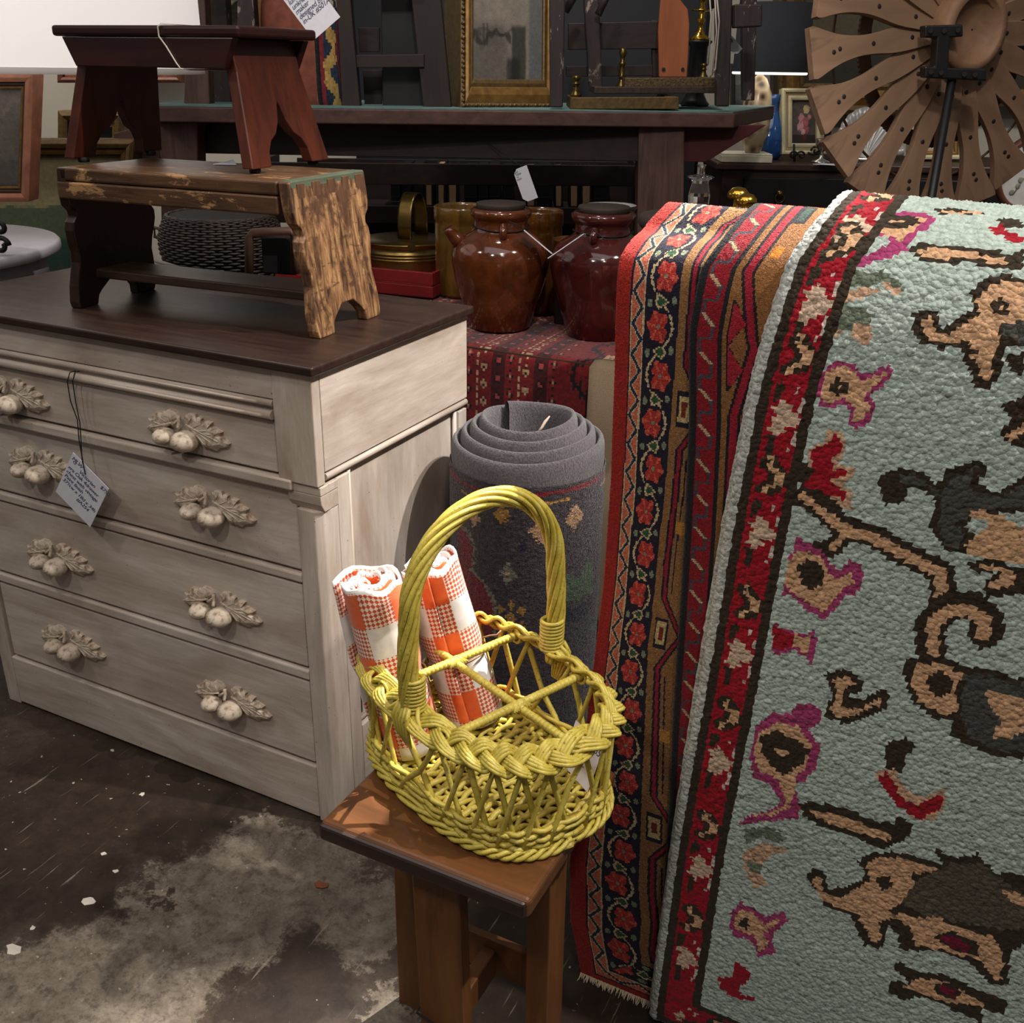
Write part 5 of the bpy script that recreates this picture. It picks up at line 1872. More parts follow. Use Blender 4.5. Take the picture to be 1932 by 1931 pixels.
# long table with teal top -----------------------------------------------------------
TY = 3.30
LT = empty('long_table', at(760, 215, TY) * 1, 0, 'long old table with worn teal top and red brown edge, laden with antiques', 'table')
LT.location.z = 0
yaw = .16                                                # the right end stands a little further off
zt = at(900, 204, TY).z
tbl = local(LT)
f0, f1 = at(262, 206, TY - .16), at(1388, 206, TY + .02)
f0.z = f1.z = zt
b1, b0 = f1 + (HEAD * .66 + RIGHT * .27), f0 + HEAD * .66
t = .046
tbl.hexa([v - Vector((0, 0, t)) for v in (f0, f1, b1, b0)], [v + Vector((0, 0, -.004)) for v in (f0, f1, b1, b0)])
tbl.build('top_plank', redwood, LT, .004)
tbl = local(LT)
tbl.hexa([v - Vector((0, 0, .0035)) + d for v, d in zip((f0, f1, b1, b0), (HEAD * .006, HEAD * .006 - RIGHT * .006, -HEAD * .006, -HEAD * .006))], [v + d for v, d in zip((f0, f1, b1, b0), (HEAD * .006, HEAD * .006 - RIGHT * .006, -HEAD * .006, -HEAD * .006))])
tbl.build('painted_top', teal, LT)
part(LT, 'apron', darkwoodx, [(300, 228), (1212, 234), (1212, 305), (300, 288)], TY + .05, .03)
part(LT, 'post', redwoodz, [(1205, 236), (1292, 236), (1286, 700), (1199, 700)], TY + .03, .09, .004)
part(LT, 'post', redwoodz, [(300, 230), (372, 230), (380, 690), (310, 690)], TY - .06, .09, .004)
part(LT, 'gusset', maroon, [(1291, 237), (1446, 236), (1420, 252), (1332, 306), (1289, 306)], TY + .09, .035)
part(LT, 'gusset', redwood, [(300, 228), (214, 252), (214, 262), (262, 300), (302, 300)], TY - .02, .03)
part(LT, 'stretcher', darkwoodx, [(372, 560), (1206, 560), (1206, 600), (372, 600)], TY + .06, .04)

# low bookcase under it ------------------------------------------------------------
BY = 4.12
BK = empty('low_bookcase', at(840, 560, BY), 0, 'dark slatted low bookcase of old volumes behind the table', 'bookcase')
BK.location.z = 0
part(BK, 'rail', darkwoodx, [(478, 306), (1215, 313), (1215, 352), (478, 347)], BY - .03, .02)
part(BK, 'rail', darkwoodx, [(478, 386), (1215, 394), (1215, 425), (478, 420)], BY - .03, .02)
part(BK, 'shelf', darkwoodx, [(478, 388), (1215, 396), (1215, 404), (478, 396)], BY, .24)
part(BK, 'back_panel', darkwoodx, [(560, 298), (1215, 306), (1215, 640), (560, 640)], BY + .26, .015)
part(BK, 'side_panel', darkwood, [(478, 300), (500, 300), (506, 640), (484, 640)], BY, .26)
part(BK, 'side_panel', darkwood, [(1196, 306), (1216, 306), (1216, 640), (1196, 640)], BY, .26)
leather = plain('black_leather', srgb(22, 22, 26), .45, var=.3, scale=80)
pages = plain('book_pages', srgb(176, 140, 110), .85, var=.1, scale=200)
ribm = plain('tooled_band', srgb(60, 58, 62), .4)
spec = [(737, 755, 0, 'black leather volume, first of the dark row behind the brass kettle'), (757, 776, 0, 'black leather volume, second of the dark row behind the brass kettle'), (779, 799, 0, 'black leather volume next to three pale page edges'),
        (801, 818, 1, 'old book with pale page edge facing out, first of the trio by the kettle handle'), (824, 841, 1, 'old book with pale page edge facing out, middle of the trio by the kettle handle'), (844, 864, 1, 'old book with pale page edge facing out, last of the trio by the kettle handle'),
        (876, 900, 0, 'black leather volume above the amber crock'), (902, 921, 0, 'black leather volume above the brown jar, first of three'), (923, 945, 0, 'black leather volume above the brown jar, second of three'), (948, 970, 0, 'black leather volume above the brown jar, third of three'),
        (992, 1011, 1, 'old book with pale page edge, half behind the hanging white tag'), (1014, 1042, 0, 'wide black volume just right of the hanging white tag'),
        (1046, 1062, 1, 'old book with pale page edge above the plum jar, first of three'), (1074, 1092, 1, 'old book with pale page edge above the plum jar, second of three'), (1096, 1116, 1, 'old book with pale page edge above the plum jar, third of three'), (1120, 1150, 0, 'black volume beside the dark post, last on the shelf')]
for x0, x1, pg, lab in spec:
    yb = 388 + (x0 - 480) * .0109
    o = empty('old_book', at(x0, yb, BY + .02), 0, lab, 'book', 'old books in the low bookcase')
    hh = 76 + (x0 * 7) % 9
    if pg:
        part(o, 'page_block', pages, [(x0 + 2, yb - hh + 3), (x1 - 2, yb - hh + 3), (x1 - 3, yb - 4), (x0 + 3, yb - 4)], BY + .024, .14, .003)
        part(o, 'cover', leather, [(x0, yb - hh), (x0 + 2.4, yb - hh), (x0 + 2.4, yb), (x0, yb)], BY + .018, .15, 0)
        part(o, 'cover', leather, [(x1 - 2.4, yb - hh), (x1, yb - hh), (x1, yb), (x1 - 2.4, yb)], BY + .018, .15, 0)
    else:
        part(o, 'cover', leather, [(x0, yb - hh), (x1, yb - hh), (x1, yb), (x0, yb)], BY + .016, .15, .006)
        for f in (.12, .24, .62):
            part(o, 'spine_band', ribm, [(x0 + 1, yb - hh * f - 2), (x1 - 1, yb - hh * f - 2), (x1 - 1, yb - hh * f), (x0 + 1, yb - hh * f)], BY + .013, .006, 0)

tag_card('price_tag', 'white pencilled tag hanging below the long table apron, beside the brown jar', at(989, 383, TY - .1), at(1015, 373, TY - .1), at(977, 318, TY - .1),
         'old\n table\n w\nstain', .009, [[at(984, 314, TY - .1), at(940, 284, TY + .03), at(918, 268, TY + .04)]], .0009, (.1, .9), chamfer=.012)

# kilim table load -------------------------------------------------------------------
red_crate = plain('red_crate_paint', srgb(122, 22, 26), .5, var=.25, scale=18)
CR = empty('red_crate', (0, 0, 0), 0, 'low red painted wooden crate holding the kettle and the woven basket', 'crate')
c1 = atz(817, 566, KZ + .002)
CR.location = c1
l0 = c1 - Vector((.54, 0, 0)) + Vector((0, -.055, 0))
dirx = (c1 - l0).normalized()
diry = Vector((-dirx.y, dirx.x, 0))
L_ = (c1 - l0).length
Mc = frame(c1, -dirx, diry, (0, 0, 1))
for z0, z1 in ((.004, .036), (.040, .074)):
    for (a, b, c_, d) in ((0, L_, 0, .012), (0, L_, .36, .372), (0, .012, .0125, .3595), (L_ - .012, L_, .0125, .3595)):
        m = local(CR)
        m.M = m.M @ Mc
        m.box(a, b, c_, d, z0, z1)
        m.build('slat', red_crate, CR, .002)
m = local(CR)
m.M = m.M @ Mc
m.box(.012, L_ - .012, .012, .36, 0, .008).build('bottom_board', red_crate, CR)

kc = atz(752, 512, KZ + .012) + diry * .06
KE = empty('brass_kettle', kc, 0, 'tarnished brass hot water can with strap handle and ringed body, in the red crate', 'kettle')
k_sc = (at(838, 480, (kc - CAM).dot(HEAD)) - at(752, 480, (kc - CAM).dot(HEAD))).length
prof = [(.002, 0), (.86, 0), (.90, .03), (.94, .25)]
kb_ = MB()
rr = k_sc * .98
zt_ = at(752, 447, (kc - CAM).dot(HEAD)).z - kc.z
pr = [(.002, 0), (rr * .95, 0), (rr, .006), (rr, zt_ * .40)]
for q in range(3): pr += [(rr, zt_ * (.43 + .09 * q)), (rr * 1.03, zt_ * (.455 + .09 * q)), (rr, zt_ * (.48 + .09 * q))]
pr += [(rr, zt_ * .90), (rr * 1.02, zt_ * .92), (rr * .98, zt_ * .96), (rr * .6, zt_ * 1.01), (.002, zt_ * 1.03)]
kb_.lathe(pr, 48, cap=False)
kb_.build('body', brass, KE)
ktop = zt_
tv = (at(785, 400, 2.6) - at(742, 400, 2.6)).normalized()
m = MB()
hy = (at(764, 364, (kc - CAM).dot(HEAD)) - kc)
for dy in (0,):
    ax = (RIGHT * .35 + HEAD * .94).normalized()
    pts = []
    for i in range(25):
        a = PI * i / 24
        pts.append(RIGHT * .022 + ax * (-.060 * math.cos(a)) + Vector((0, 0, ktop + (hy.z - ktop) * (math.sin(a) ** .55))))
    side_ = ax.cross(Vector((0, 0, 1))).normalized()
    rows = []
    for i, p_ in enumerate(pts):
        rows.append([p_ + side_ * w_ for w_ in (-.023, -.017, .017, .023)])
    m.grid(rows)
h_ = m.build('handle', brass, KE, solid=.004)
m = MB()
sp = [kc + RIGHT * rr * .9 + Vector((0, 0, zt_ * .45))]
yy = (kc - CAM).dot(HEAD)
m.tube([Vector(q) - kc for q in (sp[0], at(852, 478, yy - .01), at(868, 448, yy - .02), at(885, 436, yy - .03), at(905, 428, yy - .03))], [.022, .020, .017, .016, .017], 14)
m.build('spout', brass, KE)
m = MB()
m.prism([(-.012, 0), (.012, 0), (.010, -.012), (0, -.018), (-.010, -.012)], 0, .003, frame(Vector((0, 0, zt_ * .97)) - HEAD * rr * 1.0 + RIGHT * .03, RIGHT, (0, 0, 1), -HEAD))
m.build('lid_tongue', brass, KE)

amber = glaze('amber_glaze', srgb(66, 46, 16), srgb(108, 78, 30), srgb(128, 100, 48), .15, True)
amber2 = glaze('dark_amber_glaze', srgb(46, 27, 10), srgb(94, 58, 20), srgb(114, 80, 36), .15, True)


def crock(label, x0, x1, ytop, Y, mat, group, zb=KZ + .002):
    c = at((x0 + x1) / 2, ytop, Y)
    r = (at(x1, ytop, Y) - at(x0, ytop, Y)).length / 2
    o = empty('amber_crock', (c.x, c.y, zb), 0, label, 'crock', group)
    h = c.z - zb
    m = MB()
    m.lathe([(.002, 0), (r * .9, 0), (r * .95, .01), (r * .97, h * .8), (r * .95, h * .84), (r, h * .86), (r, h * .985), (r * .97, h), (r * .90, h), (r * .87, h * .97), (r * .86, .02), (.002, .015)], 48, cap=False)
    m.build('body', mat, o)
    return o


crock('light amber glazed cylindrical crock behind the brass kettle spout', 818, 928, 388, 2.96, amber, 'amber crocks')
crock('dark amber streaked cylindrical crock between the two stoppered jars', 974, 1064, 396, 2.74, amber2, 'amber crocks')
bc = at(1152, 386, 2.72)
bo = empty('dark_bowl', (bc.x, bc.y, KZ + .002), 0, 'dark brown deep bowl with white glazed inside, behind the plum jar', 'bowl')
h = bc.z - KZ - .002
r = (at(1203, 386, 2.72) - at(1101, 386, 2.72)).length / 2
MB().lathe([(.002, 0), (r * .6, 0), (r * .65, .01), (r * .85, h * .5), (r * .98, h * .93), (r * 1.0, h * .97), (r * .985, h), (r * .96, h * .995)], 44, cap=False).build('outer_wall', plain('dark_brown_glaze', srgb(38, 22, 18), .2), bo)
MB().lathe([(r * .96, h * .995), (r * .94, h * .9), (r * .8, h * .5), (r * .5, .03), (.002, .02)], 44, cap=False).build('inner_glaze', plain('white_glaze', srgb(176, 172, 172), .15), bo)
sc_ = at(1084, 452, 2.62)
so = empty('copper_dish', (sc_.x, sc_.y, KZ + .002), 0, 'small shallow copper dish on a dark block between the jars', 'dish')
MB().lathe([(.002, .004), (.04, .004), (.052, .016), (.054, .018), (.054, .014), (.042, 0), (.002, 0)], 28, (0, 0, sc_.z - KZ - .018), cap=False).build('bowl', plain('copper', srgb(170, 110, 70), .3, .9), so)
MB().box(-.035, .035, -.035, .035, 0, sc_.z - KZ - .018).build('block', darkwood, so, .003)

# woven basket and pail under the bench ------------------------------------------------
WB = at(425, 522, 2.36)
WBz = KZ + .012
wbo = empty('woven_basket', (WB.x, WB.y, WBz), 0, 'dark round-bellied woven basket seen under the scuffed bench', 'basket')
dk_weave = plain('dark_cane', srgb(52, 42, 36), .55, var=.35, scale=120)
r = (at(538, 430, 2.36) - at(312, 430, 2.36)).length / 2
zt2 = at(425, 404, 2.36).z - WBz
prof = [(r * .42, 0), (r * .55, zt2 * .2), (r * .75, zt2 * .45), (r * .96, zt2 * .66), (r * 1.0, zt2 * .78), (r * .96, zt2 * .90), (r * .84, zt2 * 1.0)]
pp = smooth_poly([(a, b) for a, b in prof], 2)
m = MB()
for i in range(44):
    s_ = i / 43
    k = s_ * (len(pp) - 1)
    a, b = pp[int(k)], pp[min(len(pp) - 1, int(k) + 1)]
    rr_, zz = a + (b - a) * (k - int(k))
    m.tube([((rr_ + .0028 * math.cos(24 * q + PI * (i % 2))) * math.cos(q), (rr_ + .0028 * math.cos(24 * q + PI * (i % 2))) * math.sin(q), zz) for q in [2 * PI * j / 96 for j in range(96)]], .0028, 5, closed=True)
o = m.build('weave', dk_weave, wbo)
tag(o, kind='stuff')
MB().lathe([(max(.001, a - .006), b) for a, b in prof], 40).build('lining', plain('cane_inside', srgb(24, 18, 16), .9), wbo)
MB().lathe([(r * .42, 0), (r * .40, -.0), (.002, .001)], 30, cap=False).build('base', dk_weave, wbo)
for sg in (-1, 1):
    p_ = RIGHT * (sg * r * 1.0) + Vector((0, 0, zt2 * .86))
    MB().tube([p_ + RIGHT * sg * -.008, p_ + RIGHT * sg * .014 + Vector((0, 0, .008)), p_ + RIGHT * sg * .016 - Vector((0, 0, .012)), p_ - Vector((0, 0, .02)) - RIGHT * sg * .008], .0045, 6).build('ear_handle', dk_weave, wbo)
PY_ = 2.13
pz = at(515, 512, PY_)
pl = empty('metal_caddy', (pz.x, pz.y, KZ + .012), 0, 'dark metal box caddy with bent brown strap handle, in the red crate', 'box')
pc = local(pl)
slab(pc, [(492, 446), (560, 450), (560, 520), (496, 516)], PY_, .07).build('box', plain('dull_tin', srgb(48, 46, 48), .4, .6), pl, .003)
m = local(pl)
a_, b_, c_, d_ = at(470, 516, PY_ - .02), at(470, 440, PY_ - .02), at(556, 436, PY_ - .02), at(556, 516, PY_ - .02)
m.tube([a_, a_.lerp(b_, .9), b_.lerp(c_, .08), b_.lerp(c_, .92), d_.lerp(c_, .9), d_], .009, 8)
m.build('strap_handle', plain('brown_strap', srgb(84, 58, 44), .6), pl)
cordw = MB().tube([at(292, 492, 2.1), at(320, 500, 2.1), at(345, 508, 2.1), at(366, 519, 2.1), at(372, 530, 2.12)], .004, 6).build('white_cable', plain('grey_white_cable', srgb(150, 140, 134), .7))
tag(cordw, 'pale cable lying behind the scuffed bench', 'cable')


# ------------------------------------------------------------------ on the long table
ZT = zt


def on_table(name, label, cat, px, Y, group=None):
    p = at(px, 205, Y)
    return empty(name, (p.x, p.y, ZT + .001), 0, label, cat, group)


# gilt framed foggy bridge, leaning
o = painting('gilt framed foggy river view with a bridge, leaning on the long table', (864, -150, 1046, 208), TY + .05, [(9, .022, gilt_d), (11, .020, gilt), (6, .010, gilt_d)], fog_bridge, yaw=.14, tilt=.17, side=.12, nu=64, nv=96, beads=.014, bot=2.4)

# dark slat-back chair
o = on_table('dark_chair', 'dark wooden chair frame with black panel, left of the gilt bridge painting', 'chair', 740, TY + .05)
part(o, 'post', darkwood, [(632, -60), (656, -60), (680, 208), (646, 208)], TY + .02, .045)
part(o, 'post', darkwood, [(770, -60), (826, -60), (852, 210), (800, 210)], TY + .04, .05)
part(o, 'rail', darkwoodx, [(660, 104), (800, 102), (800, 127), (664, 128)], TY + .03, .03)
part(o, 'rail', darkwoodx, [(668, -30), (800, -34), (800, -8), (668, -4)], TY + .03, .03)
part(o, 'panel', black_m, [(718, -60), (800, -60), (800, 205), (722, 205)], TY + .12, .015)
part(o, 'slat', darkwoodx, [(676, 52), (716, 52), (716, 98), (678, 98)], TY + .16, .02)
part(o, 'slat', darkwoodx, [(684, 132), (722, 132), (720, 203), (688, 203)], TY + .18, .02)
# needlepoint bolster bag
bg = on_table('kilim_bag', 'plump salmon and navy kilim pillow with needlework edge, standing on the table', 'pillow', 600, TY + .1)
pil_s = plain('salmon_weave', srgb(128, 70, 54), .9, var=.3, scale=30, bump=.4)
m = local(bg)
rows = []
ctr = at(575, 105, TY + .10)
for j in range(15):
    v = -1 + 2 * j / 14
    row = []
    for i in range(25):
        a = 2 * PI * i / 24
        ww = .125 * (1 - .12 * abs(v) ** 3)
        row.append(ctr + RIGHT * (ww * math.copysign(abs(math.cos(a)) ** .6, math.cos(a))) + HEAD * (.075 * (1 - .45 * v ** 4) * math.copysign(abs(math.sin(a)) ** .8, math.sin(a))) + Vector((0, 0, v * .175 + .01)))
    rows.append(row[:-1])
m.grid(rows, True, closed_u=True)
m.add([sum((v for v in rows[0]), Vector()) / 24, *rows[0]], [(0, i + 2 if i < 23 else 1, i + 1) for i in range(24)], True)
m.add([sum((v for v in rows[-1]), Vector()) / 24, *rows[-1]], [(0, i + 1, i + 2 if i < 23 else 1) for i in range(24)], True)
m.build('cushion', pil_s, bg)


def needle(U, V):
    C = np.empty(U.shape + (3,))
    C[:] = lin((44, 58, 78))
    n = fnoise(U, V, 7, 3)
    C[U < .14] = lin((150, 110, 96))
    C[(U >= .14) & (U < .3)] = lin((18, 18, 24))
    C[(U >= .3) & (U < .38)] = lin((138, 44, 52))
    mid = (np.abs(U - .56 - .10 * np.sin(V * 14)) < .11 + .05 * np.sin(V * 33))
    C[mid] = lin((196, 160, 92))
    C[(np.abs(U - .8 - .05 * np.sin(V * 9)) < .06)] = lin((134, 46, 56))
    C[(V > .8) & (U > .2) & (np.sin(U * 40 + V * 30) > -.2)] = lin((186, 172, 150))
    return C


bo_ = np.array(Vector(bg.location))
A_ = np.linspace(0, 1, 29)[None].repeat(41, 0)
B_ = np.linspace(0, 1, 41)[:, None].repeat(29, 1)


def edgeP(u, v, h=0):
    c = np.array(ctr)
    aa = R(-140) + u * R(130)
    vv = -1 + 2 * v
    rr_ = np.array(RIGHT)
    hh_ = np.array(HEAD)
    ww = .135 * (1 - .12 * np.abs(vv) ** 3)
    x = .072 + .052 * np.cos(aa)
    y = .085 * (1 - .45 * vv ** 4) * np.sin(aa)
    return c - bo_ + x[..., None] * rr_ + (y - h)[..., None] * hh_ + np.stack([0 * u, 0 * u, vv * .172 + .01], -1)


Uc, Vc = (A_[:-1, :-1] + A_[1:, 1:]) / 2, (B_[:-1, :-1] + B_[1:, 1:]) / 2
knot_mesh('needlework_edge', edgeP(A_, B_), edgeP(Uc, Vc, 1.) - edgeP(Uc, Vc, 0 * Uc), needle(Uc, Vc), .003, wool_fine, bg, .0004, 6, .15)

# heavy rustic stool legs at the left end
o = on_table('rustic_stool', 'heavy brown rustic stool on the table end, seen through the red stool legs', 'stool', 390, TY + .02)
for x0, x1, yb, dY, mt in ((346, 396, 204, .0, redwoodz), (386, 436, 198, .16, peel)):
    part(o, 'leg', mt, [(x0 + 12, -60), (x0 + 38, -60), (x1, yb), (x0, yb)], TY + dY, .06, .003)
part(o, 'leg', mt, [(448, -60), (474, -60), (490, 204), (446, 204)], TY + .02, .06, .003)
part(o, 'rail', redwood, [(372, -40), (470, -42), (472, -18), (374, -16)], TY + .03, .04)
# ornamented round tray and gilt upright behind it
tr = on_table('embossed_tray', 'embossed pewter round tray standing behind the red stool top', 'tray', 450, TY + .34)
c_ = at(480, 62, TY + .34)
m = local(tr)
Mt = frame(c_, RIGHT, Vector((0, 0, 1)), -HEAD)
pr = [(.002, 0), (.10, 0), (.104, .008), (.108, 0), (.135, .004), (.14, .012), (.144, .004), (.148, -.004), (.002, -.006)]
m.lathe(pr, 56, M=Mt, cap=False)
m.build('dish', plain('pewter', srgb(120, 112, 100), .35, .8, var=.4, scale=40, bump=.8), tr)
o = on_table('gilt_upright_frame', 'narrow gilt upright frame edge beside the pewter tray', 'frame', 490, TY + .3)
part(o, 'moulding', gilt, [(474, -70), (492, -70), (510, 204), (492, 204)], TY + .28, .03)
part(o, 'inner_strip', gilt_d, [(493, -70), (500, -70), (517, 204), (511, 204)], TY + .29, .02)

# small stool with peeling brown paint
o = on_table('peeling_stool', 'rustic four-legged stool with peeling dark brown paint, right on the long table', 'stool', 1240, TY)
for pts, Y in (([(1036, -60), (1068, -60), (1062, 203), (1038, 203)], TY + .02), ([(1098, -60), (1128, -60), (1137, 172), (1112, 172)], TY + .34), ([(1352, -60), (1384, -60), (1376, 201), (1352, 201)], TY + .02), ([(1400, -60), (1430, -60), (1424, 190), (1402, 190)], TY + .30)):
    part(o, 'leg', peel, pts, Y, .042, .004)
for p_, q_, Y in (((1066, 22), (1100, -36), TY + .1), ((1128, 28), (1156, -30), TY + .3), ((1350, 14), (1330, -40), TY + .1)):
    rod(o, 'brace', peel, [p_, q_], Y, .012, 8)
part(o, 'end_rail', peel, [(1386, 8), (1439, 8), (1438, 50), (1386, 53)], TY - .01, .05, .004)
part(o, 'rail', darkwoodx, [(1072, 44), (1243, 40), (1243, 92), (1072, 94)], TY + .38, .03)
part(o, 'rail', darkwoodx, [(1068, 125), (1236, 122), (1236, 143), (1068, 145)], TY + .40, .03)
part(o, 'rail', darkwoodx, [(1228, 38), (1244, 38), (1244, 146), (1232, 146)], TY + .39, .03)

# stack of gilt edged trays / empty frames
for lab, pts, Y, t_, mt in (('brown gilt empty frame lying flat, bottom of the stack of three', [(1077, 184), (1281, 183), (1281, 206), (1075, 206)], TY + .03, .30, gilt_d),
                            ('thin dark bronze frame lying flat, middle of the stack of three', [(1122, 164), (1356, 163), (1356, 176), (1120, 177)], TY + .14, .26, plain('bronze_edge', srgb(58, 46, 36), .5, .3, var=.4, scale=90)),
                            ('crackled gilt frame lying flat, top of the stack of three', [(1180, 147), (1350, 146), (1350, 163), (1178, 164)], TY + .18, .2, plain('crackle_gilt', srgb(88, 70, 44), .5, .4, var=.6, scale=160, bump=.6))):
    o = on_table('flat_frame', lab, 'frame', (pts[0][0] + pts[1][0]) / 2, Y, 'frames lying on the table')
    f = pts
    part(o, 'front_bar', mt, f, Y, .03, .002)
    a_, b_ = at(f[0][0], f[0][1], Y), at(f[1][0], f[1][1], Y)
    hgt = (at(f[3][0], f[3][1], Y) - a_)
    m = local(o)
    nn = Vector((0, 0, hgt.z))
    for p_, s_ in ((a_, 1), (b_, -1)):
        q0, q1 = p_, p_ + RIGHT * (.03 * s_)
        e_ = HEAD * t_
        z_ = Vector((0, 0, hgt.z))
        m.hexa([q0 + z_ + HEAD * .03, q1 + z_ + HEAD * .03, q1 + z_ + e_, q0 + z_ + e_], [q0 + HEAD * .03, q1 + HEAD * .03, q1 + e_, q0 + e_])
    m.build('side_bars', mt, o, .002)
    part(o, 'backing', black_m, [(f[0][0] + 8, f[3][1] - 3), (f[1][0] - 8, f[3][1] - 3), (f[1][0] - 8, f[3][1] - 1), (f[0][0] + 8, f[3][1] - 1)], Y + .03, t_ - .04, 0)
# orange paddle board
cherry = wood('cherry_board', srgb(138, 72, 40), srgb(172, 100, 60), 'z', .45, 10, .05)
o = on_table('wooden_paddle', 'reddish orange curved wooden board with two peg holes, standing behind the frames', 'board', 1270, TY + .22)
part(o, 'board', cherry, [(1244, 146), (1242, 60), (1250, -50), (1276, -50), (1284, 0), (1298, 18), (1301, 45), (1299, 100), (1296, 146)], TY + .25, .02, .003)
for x in (1252, 1288):
    rod(o, 'peg_hole', black_m, [(x, 130), (x + .1, 130.1)], TY + .249, .006, 8)
    m = local(o)
    m.tube([at(x, 131, TY + .247), at(x, 131, TY + .25)], .006, 10)
    m.build('peg', black_m, o)
# brass candlesticks
def candlestick(label, x, ytop, ybot, Y, mat, kind, name='brass_candlestick', w_=1.0):
    p_ = at(x, ybot, Y)
    hh = at(x, ytop, Y).z - p_.z
    o = empty(name, p_, 0, label, 'candlestick', 'brass candlesticks on the long table')
    base = kind
    pr = [(.002, 0), (base, 0), (base * .98, .006), (base * .5, .018), (.010 * w_, .03), (.007 * w_, hh * .22), (.015 * w_, hh * .28), (.008 * w_, hh * .33), (.013 * w_, hh * .42), (.007 * w_, hh * .5), (.012 * w_, hh * .58), (.016 * w_, hh * .62), (.007 * w_, hh * .68), (.010 * w_, hh * .8), (.018 * w_, hh * .9), (.014 * w_, hh * .94), (.017 * w_, hh), (.010 * w_, hh), (.008 * w_, hh * .94), (.001, hh * .94)]
    MB().lathe(pr, 24, cap=False).build('stick', mat, o)
    return o


o = candlestick('tall bright brass candlestick with saucer, between the paddle and white strings', 1320, -60, 76, TY + .45, bright_brass, .034)
m = MB()
m.lathe([(.002, 0), (.032, .002), (.034, .006), (.030, .006), (.002, .004)], 28, (0, 0, at(1320, 22, TY + .45).z - o.location.z), cap=False)
m.build('saucer', bright_brass, o)
part_b = on_table('black_pedestal', 'round black wooden plinth under the tall brass candlestick', 'plinth', 1320, TY + .45)
pz_ = at(1320, 76, TY + .45)
MB().lathe([(.045, 0), (.05, .006), (.04, .02), (.03, .04), (.03, pz_.z - ZT - .02), (.042, pz_.z - ZT - .008), (.042, pz_.z - ZT - .002)], 28, (pz_.x - part_b.location.x, pz_.y - part_b.location.y, 0)).build('plinth', black_m, part_b)
candlestick('short round brass candlestick standing left of the stacked frames', 1086, 143, 182, TY + .10, brass, .018, w_=.9)
candlestick('slim brass candlestick behind the stacked frames, under the dark rail', 1172, 92, 165, TY + .30, brass, .018, w_=.8)
candlestick('short brass candlestick standing behind the paddle, right of it', 1326, 120, 148, TY + .34, brass, .016, w_=.8)
# white cords and tag hanging from the stool
m = MB()
wc = MB()
for xs in ([(1338, -20), (1342, 40), (1336, 122)], [(1348, -20), (1352, 60), (1344, 142)], [(1352, -10), (1357, 40), (1350, 130), (1340, 145)]):
    wc.tube([at(x, y, TY - .02 + .01 * i) for i, (x, y) in enumerate(xs)], .0022, 5)
tag(wc.build('hanging_cords', string_m), 'white cotton cords hanging beside the peeling stool leg', 'cord')
tag_card('price_tag', 'white clipped-corner tag hanging inside the peeling stool at the right', at(1387, 106, TY + .12), at(1401, 92, TY + .12), at(1387, 60, TY + .12), '- 4', .02, None, thick=.001, chamfer=.01)
tag_card('price_tag', 'large white handwritten tag hanging at the top behind the red stool', at(592, 76, 2.0), at(642, 32, 2.0), at(534, -30, 2.0), '    1500-\nench\nluminals\nunknown\nmaker\ndesigned by\nin-UK #501A', .0118, None, .001, dx=.05)


# ------------------------------------------------------------------ wooden windmill wheel on an iron stand
WY = 2.25
hub = at(1808, 57, WY)
pxm = (at(1900, 57, WY) - at(1800, 57, WY)).length / 100
WH = empty('windmill_wheel', (hub.x, hub.y, 0), 0, 'weathered wooden windmill wheel with flared blades on a black iron stand', 'windmill wheel')
old = wood('weathered_pine', srgb(124, 96, 74), srgb(160, 128, 100), 'x', .7, 12, .25, dark=srgb(86, 62, 48))
peg = plain('rust_dark', srgb(30, 22, 18), .7)
WX = (RIGHT * math.cos(R(23)) + HEAD * math.sin(R(23))).normalized()      # its left side stands nearer
WZ = Vector((0, 0, 1))
WN = WX.cross(WZ).normalized()                                          # towards the viewer
RO = 340 * pxm
prf = [(.20, .050), (.38, .064), (.48, .064), (.58, .052), (.68, .049), (.80, .066), (.90, .100), (.97, .132), (1.0, .128)]
NB = 21
bl = None
bfr = frame((0, 0, 0), WX, WZ, WN)
for i in range(NB):
    a = R(188.0) + 2 * PI * i / NB
    if bl is None:
        m = MB()
        up = [(r * RO, w_ * RO * 1.0) for r, w_ in smooth_poly(prf, 2)]
        poly = up + [(x, -y) for x, y in up[::-1]]
        n = len(poly)
        m.prism(poly, -.008, .008)
        bl = m.build('blade', old, WH, .003)
        for r_ in (.34, .60, .82, .86):
            pg = MB().lathe([(.001, .0088), (.0042, .0088), (.0046, .008), (.0046, .006)], 10, (r_ * RO, .004 * (r_ > .84), 0)).build('peg', peg, bl)
        b_ = bl
    else:
        b_ = copy_tree(bl, WH)
    b_.matrix_local = Matrix.Translation((0, 0, hub.z)) @ bfr @ Matrix.Rotation(a, 4, 'Z') @ Matrix.Rotation(R(10), 4, 'X')
m = MB()
Mh = Matrix.Translation((0, 0, hub.z)) @ bfr
m.lathe([(.002, -.03), (.21 * RO, -.03), (.222 * RO, -.02), (.222 * RO, .040), (.212 * RO, .05), (.175 * RO, .052), (.166 * RO, .050), (.162 * RO, .036), (.002, .036)], 48, M=Mh, cap=False)
m.build('hub', wood('hub_wood', srgb(122, 90, 66), srgb(156, 120, 92), 'y', .65, 10, .2), WH)
strip = plain('rusted_toothed_strip', srgb(96, 76, 60), .7, .2)
